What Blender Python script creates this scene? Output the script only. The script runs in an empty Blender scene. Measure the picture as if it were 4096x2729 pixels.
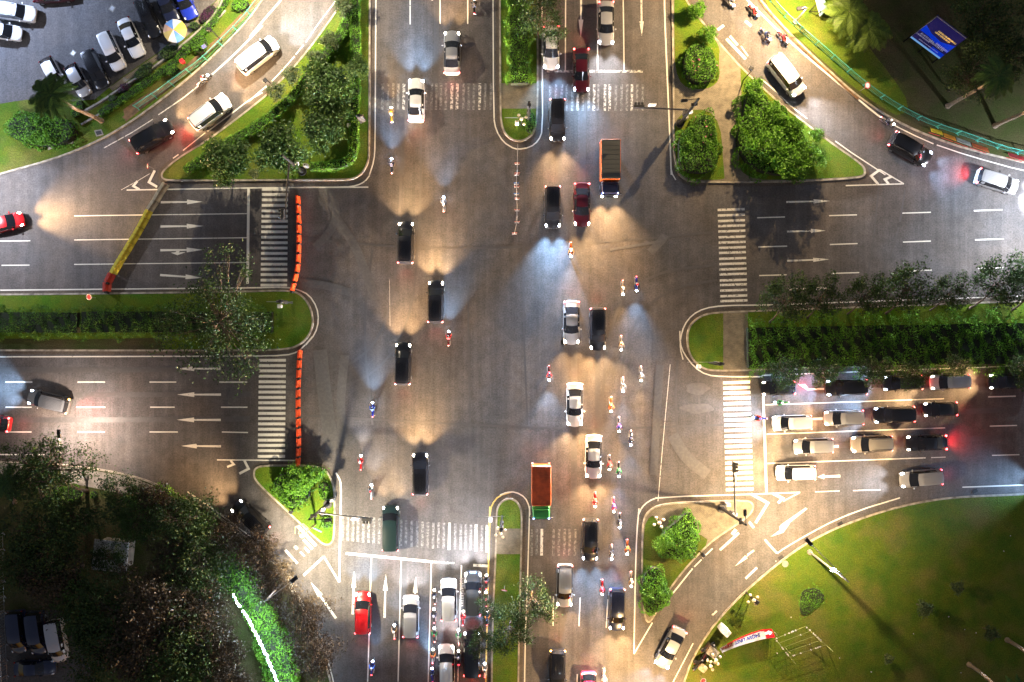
SKY_ELEV=2.0; SKY_STR=.026; EXPO=3.4
import bpy, bmesh, math, random
import numpy as np
from mathutils import Vector, Matrix, geometry
random.seed(7); RNG = np.random.default_rng(11)
R = math.radians
scene = bpy.context.scene
COL = scene.collection
H = 100.0          # camera height, metres
S = 35.0           # photograph pixels per metre on the ground
K = 1050 / 2352.0
TILE = {r + str(c + 1): (x, y) for r, y in zip('abcd', (0, 680, 1360, 2029)) for c, x in enumerate((0, 1000, 2000, 3046))}

def T(k, x, y):
    o = TILE[k]; return (o[0] + x * K, o[1] + y * K)
def P(px, py, h=0.0):
    f = (H - h) / H
    return Vector(((px - 2048) / S * f, (1364.5 - py) / S * f, h))
def PT(k, x, y, h=0.0):
    return P(*T(k, x, y), h)
def TS(k, pts):
    return [T(k, x, y) for x, y in pts]

# ------------------------------------------------------------------ materials
MATS = {}
def mat(name, col, rough=.6, metal=0., var=.0, vscale=3., bump=0., bscale=30., emit=None, estr=0., coat=0., spec=.5):
    if name in MATS: return MATS[name]
    m = bpy.data.materials.new(name); m.use_nodes = True
    nt = m.node_tree; b = nt.nodes['Principled BSDF']
    b.inputs['Roughness'].default_value = rough; b.inputs['Metallic'].default_value = metal
    b.inputs['Specular IOR Level'].default_value = spec
    b.inputs['Coat Weight'].default_value = coat
    c = (*col, 1)
    b.inputs['Base Color'].default_value = c
    if var or bump:
        tc = nt.nodes.new('ShaderNodeTexCoord')
    if var:
        n = nt.nodes.new('ShaderNodeTexNoise'); n.inputs['Scale'].default_value = vscale; n.inputs['Detail'].default_value = 6
        nt.links.new(tc.outputs['Object'], n.inputs['Vector'])
        r = nt.nodes.new('ShaderNodeMapRange'); r.inputs[1].default_value = .3; r.inputs[2].default_value = .7
        r.inputs[3].default_value = 1 - var; r.inputs[4].default_value = 1 + var
        nt.links.new(n.outputs[0], r.inputs[0])
        x = nt.nodes.new('ShaderNodeVectorMath'); x.operation = 'SCALE'; x.inputs[0].default_value = col
        nt.links.new(r.outputs[0], x.inputs['Scale']); nt.links.new(x.outputs[0], b.inputs['Base Color'])
    if bump:
        n2 = nt.nodes.new('ShaderNodeTexNoise'); n2.inputs['Scale'].default_value = bscale; n2.inputs['Detail'].default_value = 3
        nt.links.new(tc.outputs['Object'], n2.inputs['Vector'])
        bp = nt.nodes.new('ShaderNodeBump'); bp.inputs['Strength'].default_value = bump; bp.inputs['Distance'].default_value = .05
        nt.links.new(n2.outputs[0], bp.inputs['Height']); nt.links.new(bp.outputs[0], b.inputs['Normal'])
    if emit:
        b.inputs['Emission Color'].default_value = (*emit, 1); b.inputs['Emission Strength'].default_value = estr
        m.cycles.emission_sampling = 'NONE'
    MATS[name] = m; return m

class G:                                     # tiny node helper
    def __init__(s, name):
        s.m = bpy.data.materials.new(name); s.m.use_nodes = True; s.nt = s.m.node_tree; s.b = s.nt.nodes['Principled BSDF']; MATS[name] = s.m
        s.tc = s.nt.nodes.new('ShaderNodeTexCoord')
    def n(s, t, **kw):
        x = s.nt.nodes.new('ShaderNode' + t)
        for k, v in kw.items():
            if k.startswith('i_'): x.inputs[int(k[2:]) if k[2:].isdigit() else k[2:].replace('_', ' ')].default_value = v
            else: setattr(x, k, v)
        return x
    def l(s, a, b): s.nt.links.new(a, b)
    def noise(s, scale, detail=4, stretch=None, rough=.55):
        x = s.n('TexNoise', i_Scale=scale, i_Detail=detail, i_Roughness=rough)
        src = s.tc.outputs['Object']
        if stretch:
            mp = s.n('Mapping'); mp.inputs['Scale'].default_value = stretch; s.l(src, mp.inputs['Vector']); src = mp.outputs[0]
        s.l(src, x.inputs['Vector']); return x.outputs[0]
    def rng(s, v, a, b, c, d):
        x = s.n('MapRange'); 
        for i, q in zip((1, 2, 3, 4), (a, b, c, d)): x.inputs[i].default_value = q
        s.l(v, x.inputs[0]); return x.outputs[0]
    def mix(s, f, a, b):
        x = s.n('Mix', data_type='RGBA')
        for sock, v in ((x.inputs[0], f), (x.inputs[6], a), (x.inputs[7], b)):
            if hasattr(v, 'is_linked'): s.l(v, sock)
            else: sock.default_value = v if isinstance(v, float) else (*v, 1)
        return x.outputs[2]
    def mul(s, a, b):
        x = s.n('Math', operation='MULTIPLY')
        for sock, v in ((x.inputs[0], a), (x.inputs[1], b)):
            if hasattr(v, 'is_linked'): s.l(v, sock)
            else: sock.default_value = v
        return x.outputs[0]
    def bump(s, v, strength, dist=.03):
        x = s.n('Bump'); x.inputs['Strength'].default_value = strength; x.inputs['Distance'].default_value = dist
        s.l(v, x.inputs['Height']); s.l(x.outputs[0], s.b.inputs['Normal'])
    def scale(s, c, f):
        x = s.n('VectorMath', operation='SCALE')
        if hasattr(c, 'is_linked'): s.l(c, x.inputs[0])
        else: x.inputs[0].default_value = c
        s.l(f, x.inputs['Scale']); return x.outputs[0]

def asphalt(name, col, contrast=1.0):
    g = G(name)
    big = g.noise(.09, 5); med = g.noise(.9, 6); fine = g.noise(14, 3, rough=.7); grit = g.noise(5.5, 2, rough=.8)
    streak = g.noise(.55, 5, stretch=(1.6, .06, 1)); tyre = g.noise(2.2, 3, stretch=(1, .035, 1))
    f = g.mul(g.rng(big, .32, .68, 1 - .30 * contrast, 1 + .22 * contrast), g.rng(med, .3, .7, 1 - .2 * contrast, 1 + .18 * contrast))
    f = g.mul(f, g.rng(fine, .25, .75, .72, 1.28)); f = g.mul(f, g.rng(grit, .3, .7, .66, 1.34))
    f = g.mul(f, g.rng(streak, .3, .7, 1 - .2 * contrast, 1 + .18 * contrast)); f = g.mul(f, g.rng(tyre, .3, .7, .88, 1.1))
    c = g.mix(g.rng(g.noise(.16, 4), .35, .65, 0., 1.), col, (col[0] * 1.12, col[1] * 1.0, col[2] * .88))
    g.l(g.scale(c, f), g.b.inputs['Base Color']); g.b.inputs['Roughness'].default_value = .72
    g.b.inputs['Specular IOR Level'].default_value = .35
    g.bump(fine, .35, .02); return g.m
def grass_mat(name, a, b, dry=(.13, .10, .035), dryness=.35):
    g = G(name)
    n1 = g.noise(.5, 6); n2 = g.noise(7, 5, rough=.7); n3 = g.noise(.22, 4); n4 = g.noise(22, 2)
    c = g.mix(g.rng(n1, .35, .65, 0., 1.), a, b)
    c = g.mix(g.rng(n3, .47, .68, 0., dryness), c, dry); c = g.mix(g.rng(g.noise(1.3, 5, rough=.7), .56, .7, 0., .5), c, (b[0] * 1.25, b[1] * .85, b[2]))
    f = g.mul(g.rng(n2, .25, .75, .45, 1.55), g.rng(n4, .3, .7, .6, 1.4))
    g.l(g.scale(c, f), g.b.inputs['Base Color']); g.b.inputs['Roughness'].default_value = .9; g.b.inputs['Specular IOR Level'].default_value = .15
    g.bump(n2, .9, .08); return g.m
def paint_mat(name, col, wear):
    g = G(name)
    n = g.noise(3.2, 6, rough=.75); n2 = g.noise(11, 4, rough=.8)
    w = g.mul(g.rng(n, .74 - wear * .30, .80 - wear * .27, 1., 0.), g.rng(n2, .25, .45, .55, 1.))
    c = g.mix(w, (.075, .07, .068), col)
    g.l(c, g.b.inputs['Base Color']); g.b.inputs['Roughness'].default_value = .6; return g.m
def brick_mat(name, a, b, mort, scale):
    g = G(name)
    t = g.n('TexBrick', i_Scale=scale); t.inputs['Color1'].default_value = (*a, 1); t.inputs['Color2'].default_value = (*b, 1); t.inputs['Mortar'].default_value = (*mort, 1)
    t.inputs['Mortar Size'].default_value = .035
    g.l(g.tc.outputs['Object'], t.inputs['Vector'])
    f = g.mul(g.rng(g.noise(1.1, 5), .3, .7, .7, 1.25), g.rng(g.noise(12, 3), .3, .7, .85, 1.15))
    g.l(g.scale(t.outputs[0], f), g.b.inputs['Base Color']); g.b.inputs['Roughness'].default_value = .85; return g.m
def leaf_mat(name, dark, light, trans=.18):
    g = G(name)
    at = g.n('Attribute', attribute_name='tint')
    c = g.mix(at.outputs['Fac'], dark, light)
    g.l(c, g.b.inputs['Base Color']); g.b.inputs['Roughness'].default_value = .55; g.b.inputs['Specular IOR Level'].default_value = .25
    tr = g.n('BsdfTranslucent'); g.l(c, tr.inputs[0])
    mx = g.n('MixShader'); mx.inputs[0].default_value = trans
    out = g.nt.nodes['Material Output']
    g.l(g.b.outputs[0], mx.inputs[1]); g.l(tr.outputs[0], mx.inputs[2]); g.l(mx.outputs[0], out.inputs['Surface']); return g.m

ASPH = asphalt('asphalt', (.079, .075, .076)); ASPH_D = asphalt('asphalt_patch', (.06, .058, .058), .6); ASPH_P = asphalt('asphalt_lot', (.075, .074, .078), .7)
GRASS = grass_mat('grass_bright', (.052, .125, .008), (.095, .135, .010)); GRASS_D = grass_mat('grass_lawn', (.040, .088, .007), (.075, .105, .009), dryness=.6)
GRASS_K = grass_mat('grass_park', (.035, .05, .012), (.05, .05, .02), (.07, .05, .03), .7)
SOIL = mat('soil', (.13, .075, .035), .95, var=.4, vscale=2.5, bump=.6, bscale=14)
EARTH = mat('earth', (.035, .032, .025), .95, var=.4, vscale=.5)
CONC = mat('kerb_concrete', (.27, .24, .19), .85, var=.55, vscale=1.6, bump=.2, bscale=25)
CONC_D = mat('old_concrete', (.19, .175, .15), .9, var=.4, vscale=1.3, bump=.3, bscale=18)
PAVER = brick_mat('paver', (.21, .18, .13), (.17, .145, .105), (.09, .078, .055), 2.2)
PAINT = paint_mat('road_paint', (.66, .63, .55), .5); WORN = paint_mat('worn_paint', (.55, .52, .45), .95); FAINT = paint_mat('faint_paint', (.21, .20, .185), 1.0); WORN2 = paint_mat('halfworn_paint', (.64, .61, .53), .68)
YELL = mat('yellow_line', (.62, .45, .12), .6, var=.3, vscale=4)
STEEL = mat('dark_steel', (.022, .022, .024), .45, .6); GALV = mat('galvanised', (.34, .34, .34), .45, .7, var=.15); WHITEP = mat('white_paint_metal', (.72, .72, .72), .4)
GLASS = mat('window_glass', (.008, .009, .012), .06, coat=.3); RUBBER = mat('tyre_rubber', (.015, .015, .016), .85); RIM = mat('alloy_rim', (.45, .45, .46), .35, .8)
TRIM = mat('black_plastic', (.012, .012, .013), .6); PLATE = mat('number_plate', (.05, .05, .05), .5)
TEAL = mat('teal_paint', (.055, .34, .27), .5, var=.25, vscale=3)
BARK = mat('bark', (.085, .06, .042), .9, var=.35, vscale=6, bump=.7, bscale=25); PALMBARK = mat('palm_bark', (.21, .165, .125), .9, var=.35, vscale=8, bump=.8, bscale=20)
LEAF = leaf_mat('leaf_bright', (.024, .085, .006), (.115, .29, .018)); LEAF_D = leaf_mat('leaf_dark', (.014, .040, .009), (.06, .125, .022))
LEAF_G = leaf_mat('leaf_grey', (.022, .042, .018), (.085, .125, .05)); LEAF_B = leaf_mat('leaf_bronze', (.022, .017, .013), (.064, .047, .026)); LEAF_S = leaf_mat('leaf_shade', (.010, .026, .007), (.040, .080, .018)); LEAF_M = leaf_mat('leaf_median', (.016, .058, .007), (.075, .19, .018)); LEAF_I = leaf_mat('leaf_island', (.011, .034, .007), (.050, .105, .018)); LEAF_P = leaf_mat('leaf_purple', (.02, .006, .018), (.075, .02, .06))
LEAF_Y = leaf_mat('leaf_palm', (.03, .06, .008), (.12, .19, .025)); BLOOM = mat('pink_blossom', (.55, .12, .26), .6)
SKIN = mat('skin', (.28, .16, .10), .55)
def carpaint(name, col, metal=.0, rough=.28): return mat('paint_' + name, col, rough, metal, coat=.6)
CP = {'white': carpaint('white', (.74, .74, .74)), 'silver': carpaint('silver', (.42, .42, .43), .35), 'black': carpaint('black', (.008, .008, .010)),
      'grey': carpaint('grey', (.11, .115, .125), .3), 'red': carpaint('red', (.42, .008, .012)), 'darkred': carpaint('darkred', (.055, .002, .006)), 'blue': carpaint('blue', (.012, .03, .34)),
      'navy': carpaint('navy', (.010, .014, .04)), 'teal': carpaint('teal', (.010, .024, .026)), 'orange': carpaint('orange', (.50, .10, .015)), 'pink': carpaint('pink', (.5, .03, .10)), 'sand': carpaint('sand', (.40, .36, .30), .3), 'yellow': carpaint('yellow', (.6, .38, .03)), 'green': carpaint('green', (.03, .2, .04))}
def lampmat(name, c, s): return mat('lamp_' + name, (.9, .9, .9), .3, emit=c, estr=s)
GUTTER = asphalt('gutter_channel', (.075, .066, .056), .8)
LM = {'warm': lampmat('warm', (1, .86, .66), 9), 'cool': lampmat('cool', (.62, .76, 1), 10), 'white': lampmat('white', (.95, .95, 1), 10), 'red': lampmat('red', (1, .02, .03), 1.6), 'brake': lampmat('brake', (1, .03, .03), 4),
      'amber': lampmat('amber', (1, .35, .03), 3), 'blue': lampmat('blue', (.08, .2, 1), 6), 'off': mat('lamp_off', (.55, .56, .58), .15), 'redoff': mat('lamp_redoff', (.16, .008, .01), .25)}

# ------------------------------------------------------------------ mesh builder
class MB:
    def __init__(s): s.v = []; s.f = []; s.mi = []; s.cur = 0
    def add(s, vs, fs):
        o = len(s.v); s.v.extend([tuple(v) for v in vs]); s.f.extend([tuple(i + o for i in f) for f in fs]); s.mi.extend([s.cur] * len(fs)); return s
    def quad(s, a, b, c, d): return s.add((a, b, c, d), ((0, 1, 2, 3),))
    def poly(s, pts, z):
        return s.add([(p[0], p[1], z) for p in ccw(pts)], (tuple(range(len(pts))),))
    def prism(s, pts, z0, z1, bottom=False):
        pts = ccw(pts); n = len(pts)
        vs = [(p[0], p[1], z1) for p in pts] + [(p[0], p[1], z0) for p in pts]
        fs = [tuple(range(n))] + [(i + n, (i + 1) % n + n, (i + 1) % n, i) for i in range(n)]
        if bottom: fs.append(tuple(range(2 * n - 1, n - 1, -1)))
        return s.add(vs, fs)
    def ring(s, outer, inner, z0, z1, zi):                       # kerb: wall outside, top, wall inside
        n = len(outer); vs = []
        for a, z in ((outer, z0), (outer, z1), (inner, z1), (inner, zi)): vs += [(p[0], p[1], z) for p in a]
        fs = []
        for k in range(3):
            for i in range(n):
                j = (i + 1) % n; fs.append((k * n + i, k * n + j, (k + 1) * n + j, (k + 1) * n + i))
        return s.add(vs, fs)
    def box(s, c, size, rz=0., rx=0., ry=0., taper=1.0):
        M = Matrix.Translation(c) @ Matrix.Rotation(rz, 4, 'Z') @ Matrix.Rotation(ry, 4, 'Y') @ Matrix.Rotation(rx, 4, 'X')
        x, y, z = (q / 2 for q in size)
        vs = [M @ Vector((sx * x * (taper if sz > 0 else 1), sy * y * (taper if sz > 0 else 1), sz * z)) for sz in (-1, 1) for sx, sy in ((-1, -1), (1, -1), (1, 1), (-1, 1))]
        return s.add(vs, ((3, 2, 1, 0), (4, 5, 6, 7), (0, 1, 5, 4), (1, 2, 6, 5), (2, 3, 7, 6), (3, 0, 4, 7)))
    def rbox(s, c, size, rz=0., b=.05):                          # box with chamfered plan corners and top edge
        x, y, z = (q / 2 for q in size); M = Matrix.Translation(c) @ Matrix.Rotation(rz, 4, 'Z')
        def oct_(k): 
            X, Y = x - k, y - k
            return [(-X + b, -Y), (X - b, -Y), (X, -Y + b), (X, Y - b), (X - b, Y), (-X + b, Y), (-X, Y - b), (-X, -Y + b)]
        vs = [M @ Vector((p[0], p[1], zz)) for k, zz in ((0, -z), (0, z - b), (b * .7, z)) for p in oct_(k)]
        fs = [tuple(range(7, -1, -1)), tuple(range(16, 24))]
        for k in (0, 8):
            for i in range(8): fs.append((k + i, k + (i + 1) % 8, k + 8 + (i + 1) % 8, k + 8 + i))
        return s.add(vs, fs)
    def tube(s, path, radii, seg=6, cap=True):
        path = [Vector(p) for p in path]; n = len(path)
        if not hasattr(radii, '__len__'): radii = [radii] * n
        vs = []; up = Vector((0, 0, 1))
        for i, p in enumerate(path):
            d = (path[min(i + 1, n - 1)] - path[max(i - 1, 0)]).normalized()
            a = d.cross(up); a = d.cross(Vector((1, 0, 0))) if a.length < .05 else a
            a.normalize(); b = d.cross(a)
            for k in range(seg):
                t = 2 * math.pi * k / seg; vs.append(p + (a * math.cos(t) + b * math.sin(t)) * radii[i])
        fs = [(i * seg + k, i * seg + (k + 1) % seg, (i + 1) * seg + (k + 1) % seg, (i + 1) * seg + k) for i in range(n - 1) for k in range(seg)]
        if cap: fs += [tuple(range(seg - 1, -1, -1)), tuple((n - 1) * seg + k for k in range(seg))]
        return s.add(vs, fs)
    def ball(s, c, r, nu=8, nv=5):
        r = (r, r, r) if not hasattr(r, '__len__') else r
        vs = [(c[0], c[1], c[2] - r[2])]
        for j in range(1, nv):
            ph = -math.pi / 2 + math.pi * j / nv
            for i in range(nu):
                t = 2 * math.pi * i / nu; vs.append((c[0] + r[0] * math.cos(ph) * math.cos(t), c[1] + r[1] * math.cos(ph) * math.sin(t), c[2] + r[2] * math.sin(ph)))
        vs.append((c[0], c[1], c[2] + r[2])); L = len(vs) - 1
        fs = [(0, 1 + (i + 1) % nu, 1 + i) for i in range(nu)]
        for j in range(nv - 2):
            o = 1 + j * nu
            fs += [(o + i, o + (i + 1) % nu, o + nu + (i + 1) % nu, o + nu + i) for i in range(nu)]
        o = 1 + (nv - 2) * nu
        fs += [(o + i, o + (i + 1) % nu, L) for i in range(nu)]
        return s.add(vs, fs)
    def cyl(s, c, r, h, axis='Z', seg=16):
        c = Vector(c); d = {'X': Vector((1, 0, 0)), 'Y': Vector((0, 1, 0)), 'Z': Vector((0, 0, 1))}[axis]
        return s.tube([c - d * h / 2, c + d * h / 2], r, seg)
    def strip(s, pts, w, z):                                      # a painted ribbon
        pts = [Vector((p[0], p[1], 0)) for p in pts]; n = len(pts); vs = []
        for i, p in enumerate(pts):
            d0 = (p - pts[i - 1]).normalized() if i else None; d1 = (pts[i + 1] - p).normalized() if i < n - 1 else None
            d = ((d0 or d1) + (d1 or d0)).normalized(); nn = Vector((-d.y, d.x, 0)); k = 1.0
            if d0 and d1: k = 1 / max(.5, nn.dot(Vector((-d1.y, d1.x, 0))))
            vs += [(p + nn * w / 2 * k)[:2] + (z,), (p - nn * w / 2 * k)[:2] + (z,)]
        return s.add(vs, [(2 * i, 2 * i + 1, 2 * i + 3, 2 * i + 2) for i in range(n - 1)])
    def mesh(s, name, mats, smooth=None):
        me = bpy.data.meshes.new(name); me.from_pydata(s.v, [], s.f)
        for m in (mats if isinstance(mats, (list, tuple)) else [mats]): me.materials.append(m)
        if any(s.mi): me.polygons.foreach_set('material_index', s.mi)
        me.update()
        if smooth is not None:
            me.polygons.foreach_set('use_smooth', [True] * len(me.polygons)); me.set_sharp_from_angle(angle=R(smooth))
        return me
    def build(s, name, mats, parent=None, smooth=None):
        if parent is not None:
            l = parent.matrix_world.translation if parent.parent is None else (parent.location + parent.parent.location)
            l = Vector(l); s.v = [tuple(Vector(v) - l) for v in s.v]
        return link(name, s.mesh(name, mats, smooth), parent)

def ccw(pts):
    a = sum(pts[i - 1][0] * pts[i][1] - pts[i][0] * pts[i - 1][1] for i in range(len(pts)))
    return list(pts) if a > 0 else list(pts)[::-1]
def offset(pts, d):                                              # inward offset of a ccw polygon
    pts = [Vector((p[0], p[1])) for p in ccw(pts)]; n = len(pts); out = []
    for i in range(n):
        a = (pts[i] - pts[i - 1]).normalized(); b = (pts[(i + 1) % n] - pts[i]).normalized()
        na = Vector((-a.y, a.x)); nb = Vector((-b.y, b.x)); m = (na + nb)
        m = m.normalized() if m.length > 1e-4 else na
        out.append(pts[i] + m * d / max(.6, m.dot(na)))
    return out
def chaikin(pts, it=2, closed=True):
    pts = [Vector((p[0], p[1])) for p in pts]
    for _ in range(it):
        q = [] if closed else [pts[0]]
        n = len(pts)
        for i in range(n if closed else n - 1):
            a, b = pts[i], pts[(i + 1) % n]; q += [a * .75 + b * .25, a * .25 + b * .75]
        if not closed: q.append(pts[-1])
        pts = q
    return pts
def link(name, data, parent=None):
    o = bpy.data.objects.new(name, data); COL.objects.link(o)
    if parent is not None: o.parent = parent
    return o
def tag(o, label, cat, group=None):
    o['label'] = label; o['category'] = cat
    if group: o['group'] = group
    return o
def thing(name, label, cat, loc=(0, 0, 0), rz=0., group=None, sc=1.):
    o = bpy.data.objects.new(name, None); COL.objects.link(o); o.empty_display_size = .3
    o.location = loc; o.rotation_euler = (0, 0, rz); o.scale = (sc,) * 3
    o.matrix_world = Matrix.Translation(loc) @ Matrix.Rotation(rz, 4, 'Z') @ Matrix.Scale(sc, 4)
    return tag(o, label, cat, group)
def struct(o): o['kind'] = 'structure'; return o
def W(pts): return [P(*p)[:2] for p in pts]
LIGHTS = {}
def light(name, kind, loc, energy, col, parent=None, aim=None, size=160, blend=.6, rad=.15, beam=False):
    k = (kind, energy, col, size, blend, rad, beam)
    if k not in LIGHTS:
        d = bpy.data.lights.new('lamp_light', kind); d.energy = energy; d.color = col; d.shadow_soft_size = rad
        if kind == 'SPOT': d.spot_size = R(size); d.spot_blend = blend
        if beam:                                                  # a reflector lamp: the aimed beam keeps more of its light far off
            d.use_nodes = True; nt = d.node_tree; em = nt.nodes['Emission']; fo = nt.nodes.new('ShaderNodeLightFalloff'); fo.inputs['Strength'].default_value = 1.; fo.inputs['Smooth'].default_value = 1.
            nt.links.new(fo.outputs['Linear'], em.inputs['Strength'])
        LIGHTS[k] = d
    o = bpy.data.objects.new(name, LIGHTS[k]); COL.objects.link(o)
    if parent is not None: o.parent = parent
    o.location = loc
    if aim is not None: o.rotation_euler = Vector(aim).to_track_quat('-Z', 'Y').to_euler()
    return o
# ------------------------------------------------------------------ ground, road, islands
g = MB().poly([(-900, -900), (900, -900), (900, 900), (-900, 900)], -.06).build('ground', EARTH); struct(g)
road = MB().poly([(-110, -80), (110, -80), (110, 80), (-110, 80)], 0).build('road', ASPH); struct(road)
KZ = .15
def island(name, px, top, kerb=.2, smooth=2, z=KZ, gutter=True, kmat=CONC):
    pts = chaikin(W(px), smooth)
    pts = ccw(pts); inner = offset(pts, kerb)
    o = struct(MB().poly(inner, z - .02).build(name, top))
    MB().ring(pts, inner, -.02, z, z - .06).build('kerb', kmat, o)
    if gutter:
        outer = offset(pts, -.38)
        b = MB(); n = len(pts)
        b.add([(p[0], p[1], .003) for p in outer] + [(p[0], p[1], .003) for p in pts], [(i, (i + 1) % n, (i + 1) % n + n, i + n) for i in range(n)])
        b.build('gutter', GUTTER, o)
    return o
def sheet(name, parent, px, m, z, smooth=0):
    pts = W(px)
    if smooth: pts = chaikin(pts, smooth)
    return MB().poly(pts, z).build(name, m, parent)

I_N = island('median_strip', [(1995, -300), (1996, 0), (1998, 430), (2002, 500), (2022, 548), (2075, 575), (2130, 548), (2148, 505), (2154, 430), (2154, 0), (2154, -300)], GRASS)
sheet('paved_walk', I_N, [(2004, 335), (2147, 335), (2147, 436), (2005, 436)], PAVER, .136)
I_W = island('median_strip', [(-900, 1178), (0, 1176), (600, 1169), (1000, 1163), (1150, 1158), (1200, 1170), (1240, 1213), (1259, 1283), (1245, 1338), (1205, 1382), (1150, 1402), (1000, 1406), (0, 1405), (-900, 1405)], GRASS)
sheet('bare_earth', I_W, [(-200, 1352), (300, 1358), (640, 1352), (660, 1400), (300, 1399), (-200, 1399)], GRASS_K, .133)
I_E = island('median_strip', [(2745, 1360), (2748, 1320), (2765, 1290), (2800, 1262), (2850, 1247), (3046, 1240), (4096, 1202), (5200, 1160), (5200, 1400), (4096, 1445), (3046, 1483), (2860, 1488), (2810, 1478), (2770, 1445), (2750, 1405)], GRASS)
sheet('paved_walk', I_E, [(2892, 1252), (2990, 1249), (2990, 1480), (2892, 1482)], PAVER, .136)
I_S = island('median_strip', [(1983, 2060), (1986, 2030), (2004, 2003), (2037, 1989), (2067, 2000), (2084, 2027), (2091, 2062), (2087, 2250), (2080, 2500), (2074, 2900), (1962, 2900), (1966, 2500), (1980, 2207)], GRASS)
sheet('paved_walk', I_S, [(1988, 2114), (2083, 2114), (2081, 2216), (1986, 2216)], PAVER, .136)
I_NW = island('traffic_island', [(1420, -160), (1375, -20), (1348, 42), (1192, 252), (1071, 372), (1050, 393), (848, 549), (714, 629), (655, 678), (643, 700), (652, 722), (690, 727), (1000, 725), (1380, 724), (1420, 718), (1452, 695), (1476, 655), (1481, 600), (1483, 0), (1484, -200), (1440, -220)], GRASS)
I_NE = island('traffic_island', [(2700, -110), (2684, -60), (2685, 0), (2690, 335), (2691, 600), (2700, 660), (2716, 708), (2750, 728), (2800, 733), (3046, 733), (3250, 727), (3430, 716), (3458, 706), (3464, 690), (3455, 660), (3314, 562), (3216, 487), (3135, 424), (3046, 345), (2964, 268), (2884, 178), (2817, 94), (2754, 18), (2722, -60)], PAVER)
for pts in ([(2696, -40), (2720, -40), (2760, 40), (2812, 100), (2880, 186), (2874, 236), (2880, 330), (2810, 366), (2700, 338), (2696, 100)],
            [(2697, 446), (2876, 436), (2896, 700), (2898, 722), (2760, 720), (2712, 690), (2698, 620)],
            [(2962, 262), (3010, 322), (3130, 428), (3214, 495), (3312, 570), (3440, 655), (3456, 690), (3440, 706), (3240, 719), (2950, 722), (2960, 560), (2966, 400), (2960, 300)]):
    sheet('grass_patch', I_NE, pts, GRASS, .138, 2)
I_SE = island('traffic_island', [(2566, 2120), (2572, 2075), (2592, 2040), (2647, 2012), (2800, 2004), (2975, 1998), (3008, 2005), (3018, 2030), (3000, 2062), (2950, 2100), (2848, 2165), (2760, 2255), (2680, 2355), (2612, 2478), (2592, 2496), (2574, 2470), (2563, 2300)], PAVER)
sheet('grass_patch', I_SE, [(2574, 2110), (2600, 2060), (2640, 2070), (2650, 2150), (2790, 2130), (2842, 2166), (2756, 2252), (2676, 2352), (2604, 2476), (2574, 2440), (2570, 2300)], GRASS_D, .138, 1)
I_SW = island('traffic_island', [(1013, 1890), (1020, 1870), (1048, 1860), (1110, 1858), (1255, 1860), (1300, 1874), (1326, 1906), (1341, 1955), (1343, 2029), (1340, 2155), (1326, 2177), (1306, 2183), (1280, 2172), (1134, 2033), (1058, 1963), (1016, 1918)], GRASS)
FAR = 5200
I_UL = island('verge', [(-FAR, 1800), (-300, 790), (0, 700), (223, 640), (380, 576), (513, 502), (670, 388), (803, 277), (893, 192), (1000, 80), (1062, -10), (1130, -140), (1500, -FAR), (-FAR, -FAR)], GRASS_D, gutter=False)
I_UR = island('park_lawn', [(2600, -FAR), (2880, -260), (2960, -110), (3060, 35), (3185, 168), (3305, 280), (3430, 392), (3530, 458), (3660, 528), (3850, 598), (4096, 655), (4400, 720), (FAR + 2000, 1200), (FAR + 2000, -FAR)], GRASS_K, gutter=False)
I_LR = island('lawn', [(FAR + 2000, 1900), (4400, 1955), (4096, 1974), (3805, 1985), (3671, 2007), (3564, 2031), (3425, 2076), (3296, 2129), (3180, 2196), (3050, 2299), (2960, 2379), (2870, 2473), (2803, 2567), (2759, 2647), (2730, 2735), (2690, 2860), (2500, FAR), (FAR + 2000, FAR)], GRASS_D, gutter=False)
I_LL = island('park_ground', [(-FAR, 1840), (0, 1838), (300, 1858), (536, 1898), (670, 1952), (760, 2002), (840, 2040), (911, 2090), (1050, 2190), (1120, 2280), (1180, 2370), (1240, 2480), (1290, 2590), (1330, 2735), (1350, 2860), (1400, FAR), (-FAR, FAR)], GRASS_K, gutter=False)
sheet('pavement', I_LL, [(-FAR, 1852), (0, 1850), (300, 1870), (530, 1908), (640, 1955), (560, 1990), (300, 1935), (0, 1925), (-FAR, 1920)], CONC_D, .137)
sheet('parking_bay', I_LL, [(-900, 2440), (250, 2440), (330, 2600), (420, 2800), (-900, 2900)], ASPH_D, .137)
# verge on the upper left: asphalt car park, soil strip by the fence
LOT = sheet('car_park', I_UL, [(-FAR, -FAR), (960, -FAR), (905, -120), (870, 0), (750, 112), (640, 208), (490, 310), (380, 400), (250, 410), (110, 400), (-20, 420), (-FAR, 900)], ASPH_P, .134)
sheet('paved_edge', I_UL, [(905, -60), (870, 4), (752, 116), (642, 212), (492, 314), (440, 352), (452, 366), (505, 330), (655, 228), (768, 130), (888, 16), (925, -50)], PAVER, .139)
sheet('bare_earth', I_UL, [(1105, -60), (1040, 10), (985, 70), (880, 170), (790, 262), (660, 370), (505, 482), (490, 470), (560, 420), (650, 352), (770, 240), (880, 145), (1000, 20), (1070, -80)], SOIL, .137)
sheet('bare_earth', I_UL, [(495, 440), (560, 395), (640, 350), (650, 362), (590, 420), (505, 490)], SOIL, .140)
sheet('bare_earth', I_UR, [(2900, -190), (3000, -60), (3100, 70), (3215, 190), (3330, 295), (3440, 388), (3428, 402), (3300, 284), (3180, 172), (3060, 40), (2955, -105)], SOIL, .137)
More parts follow.
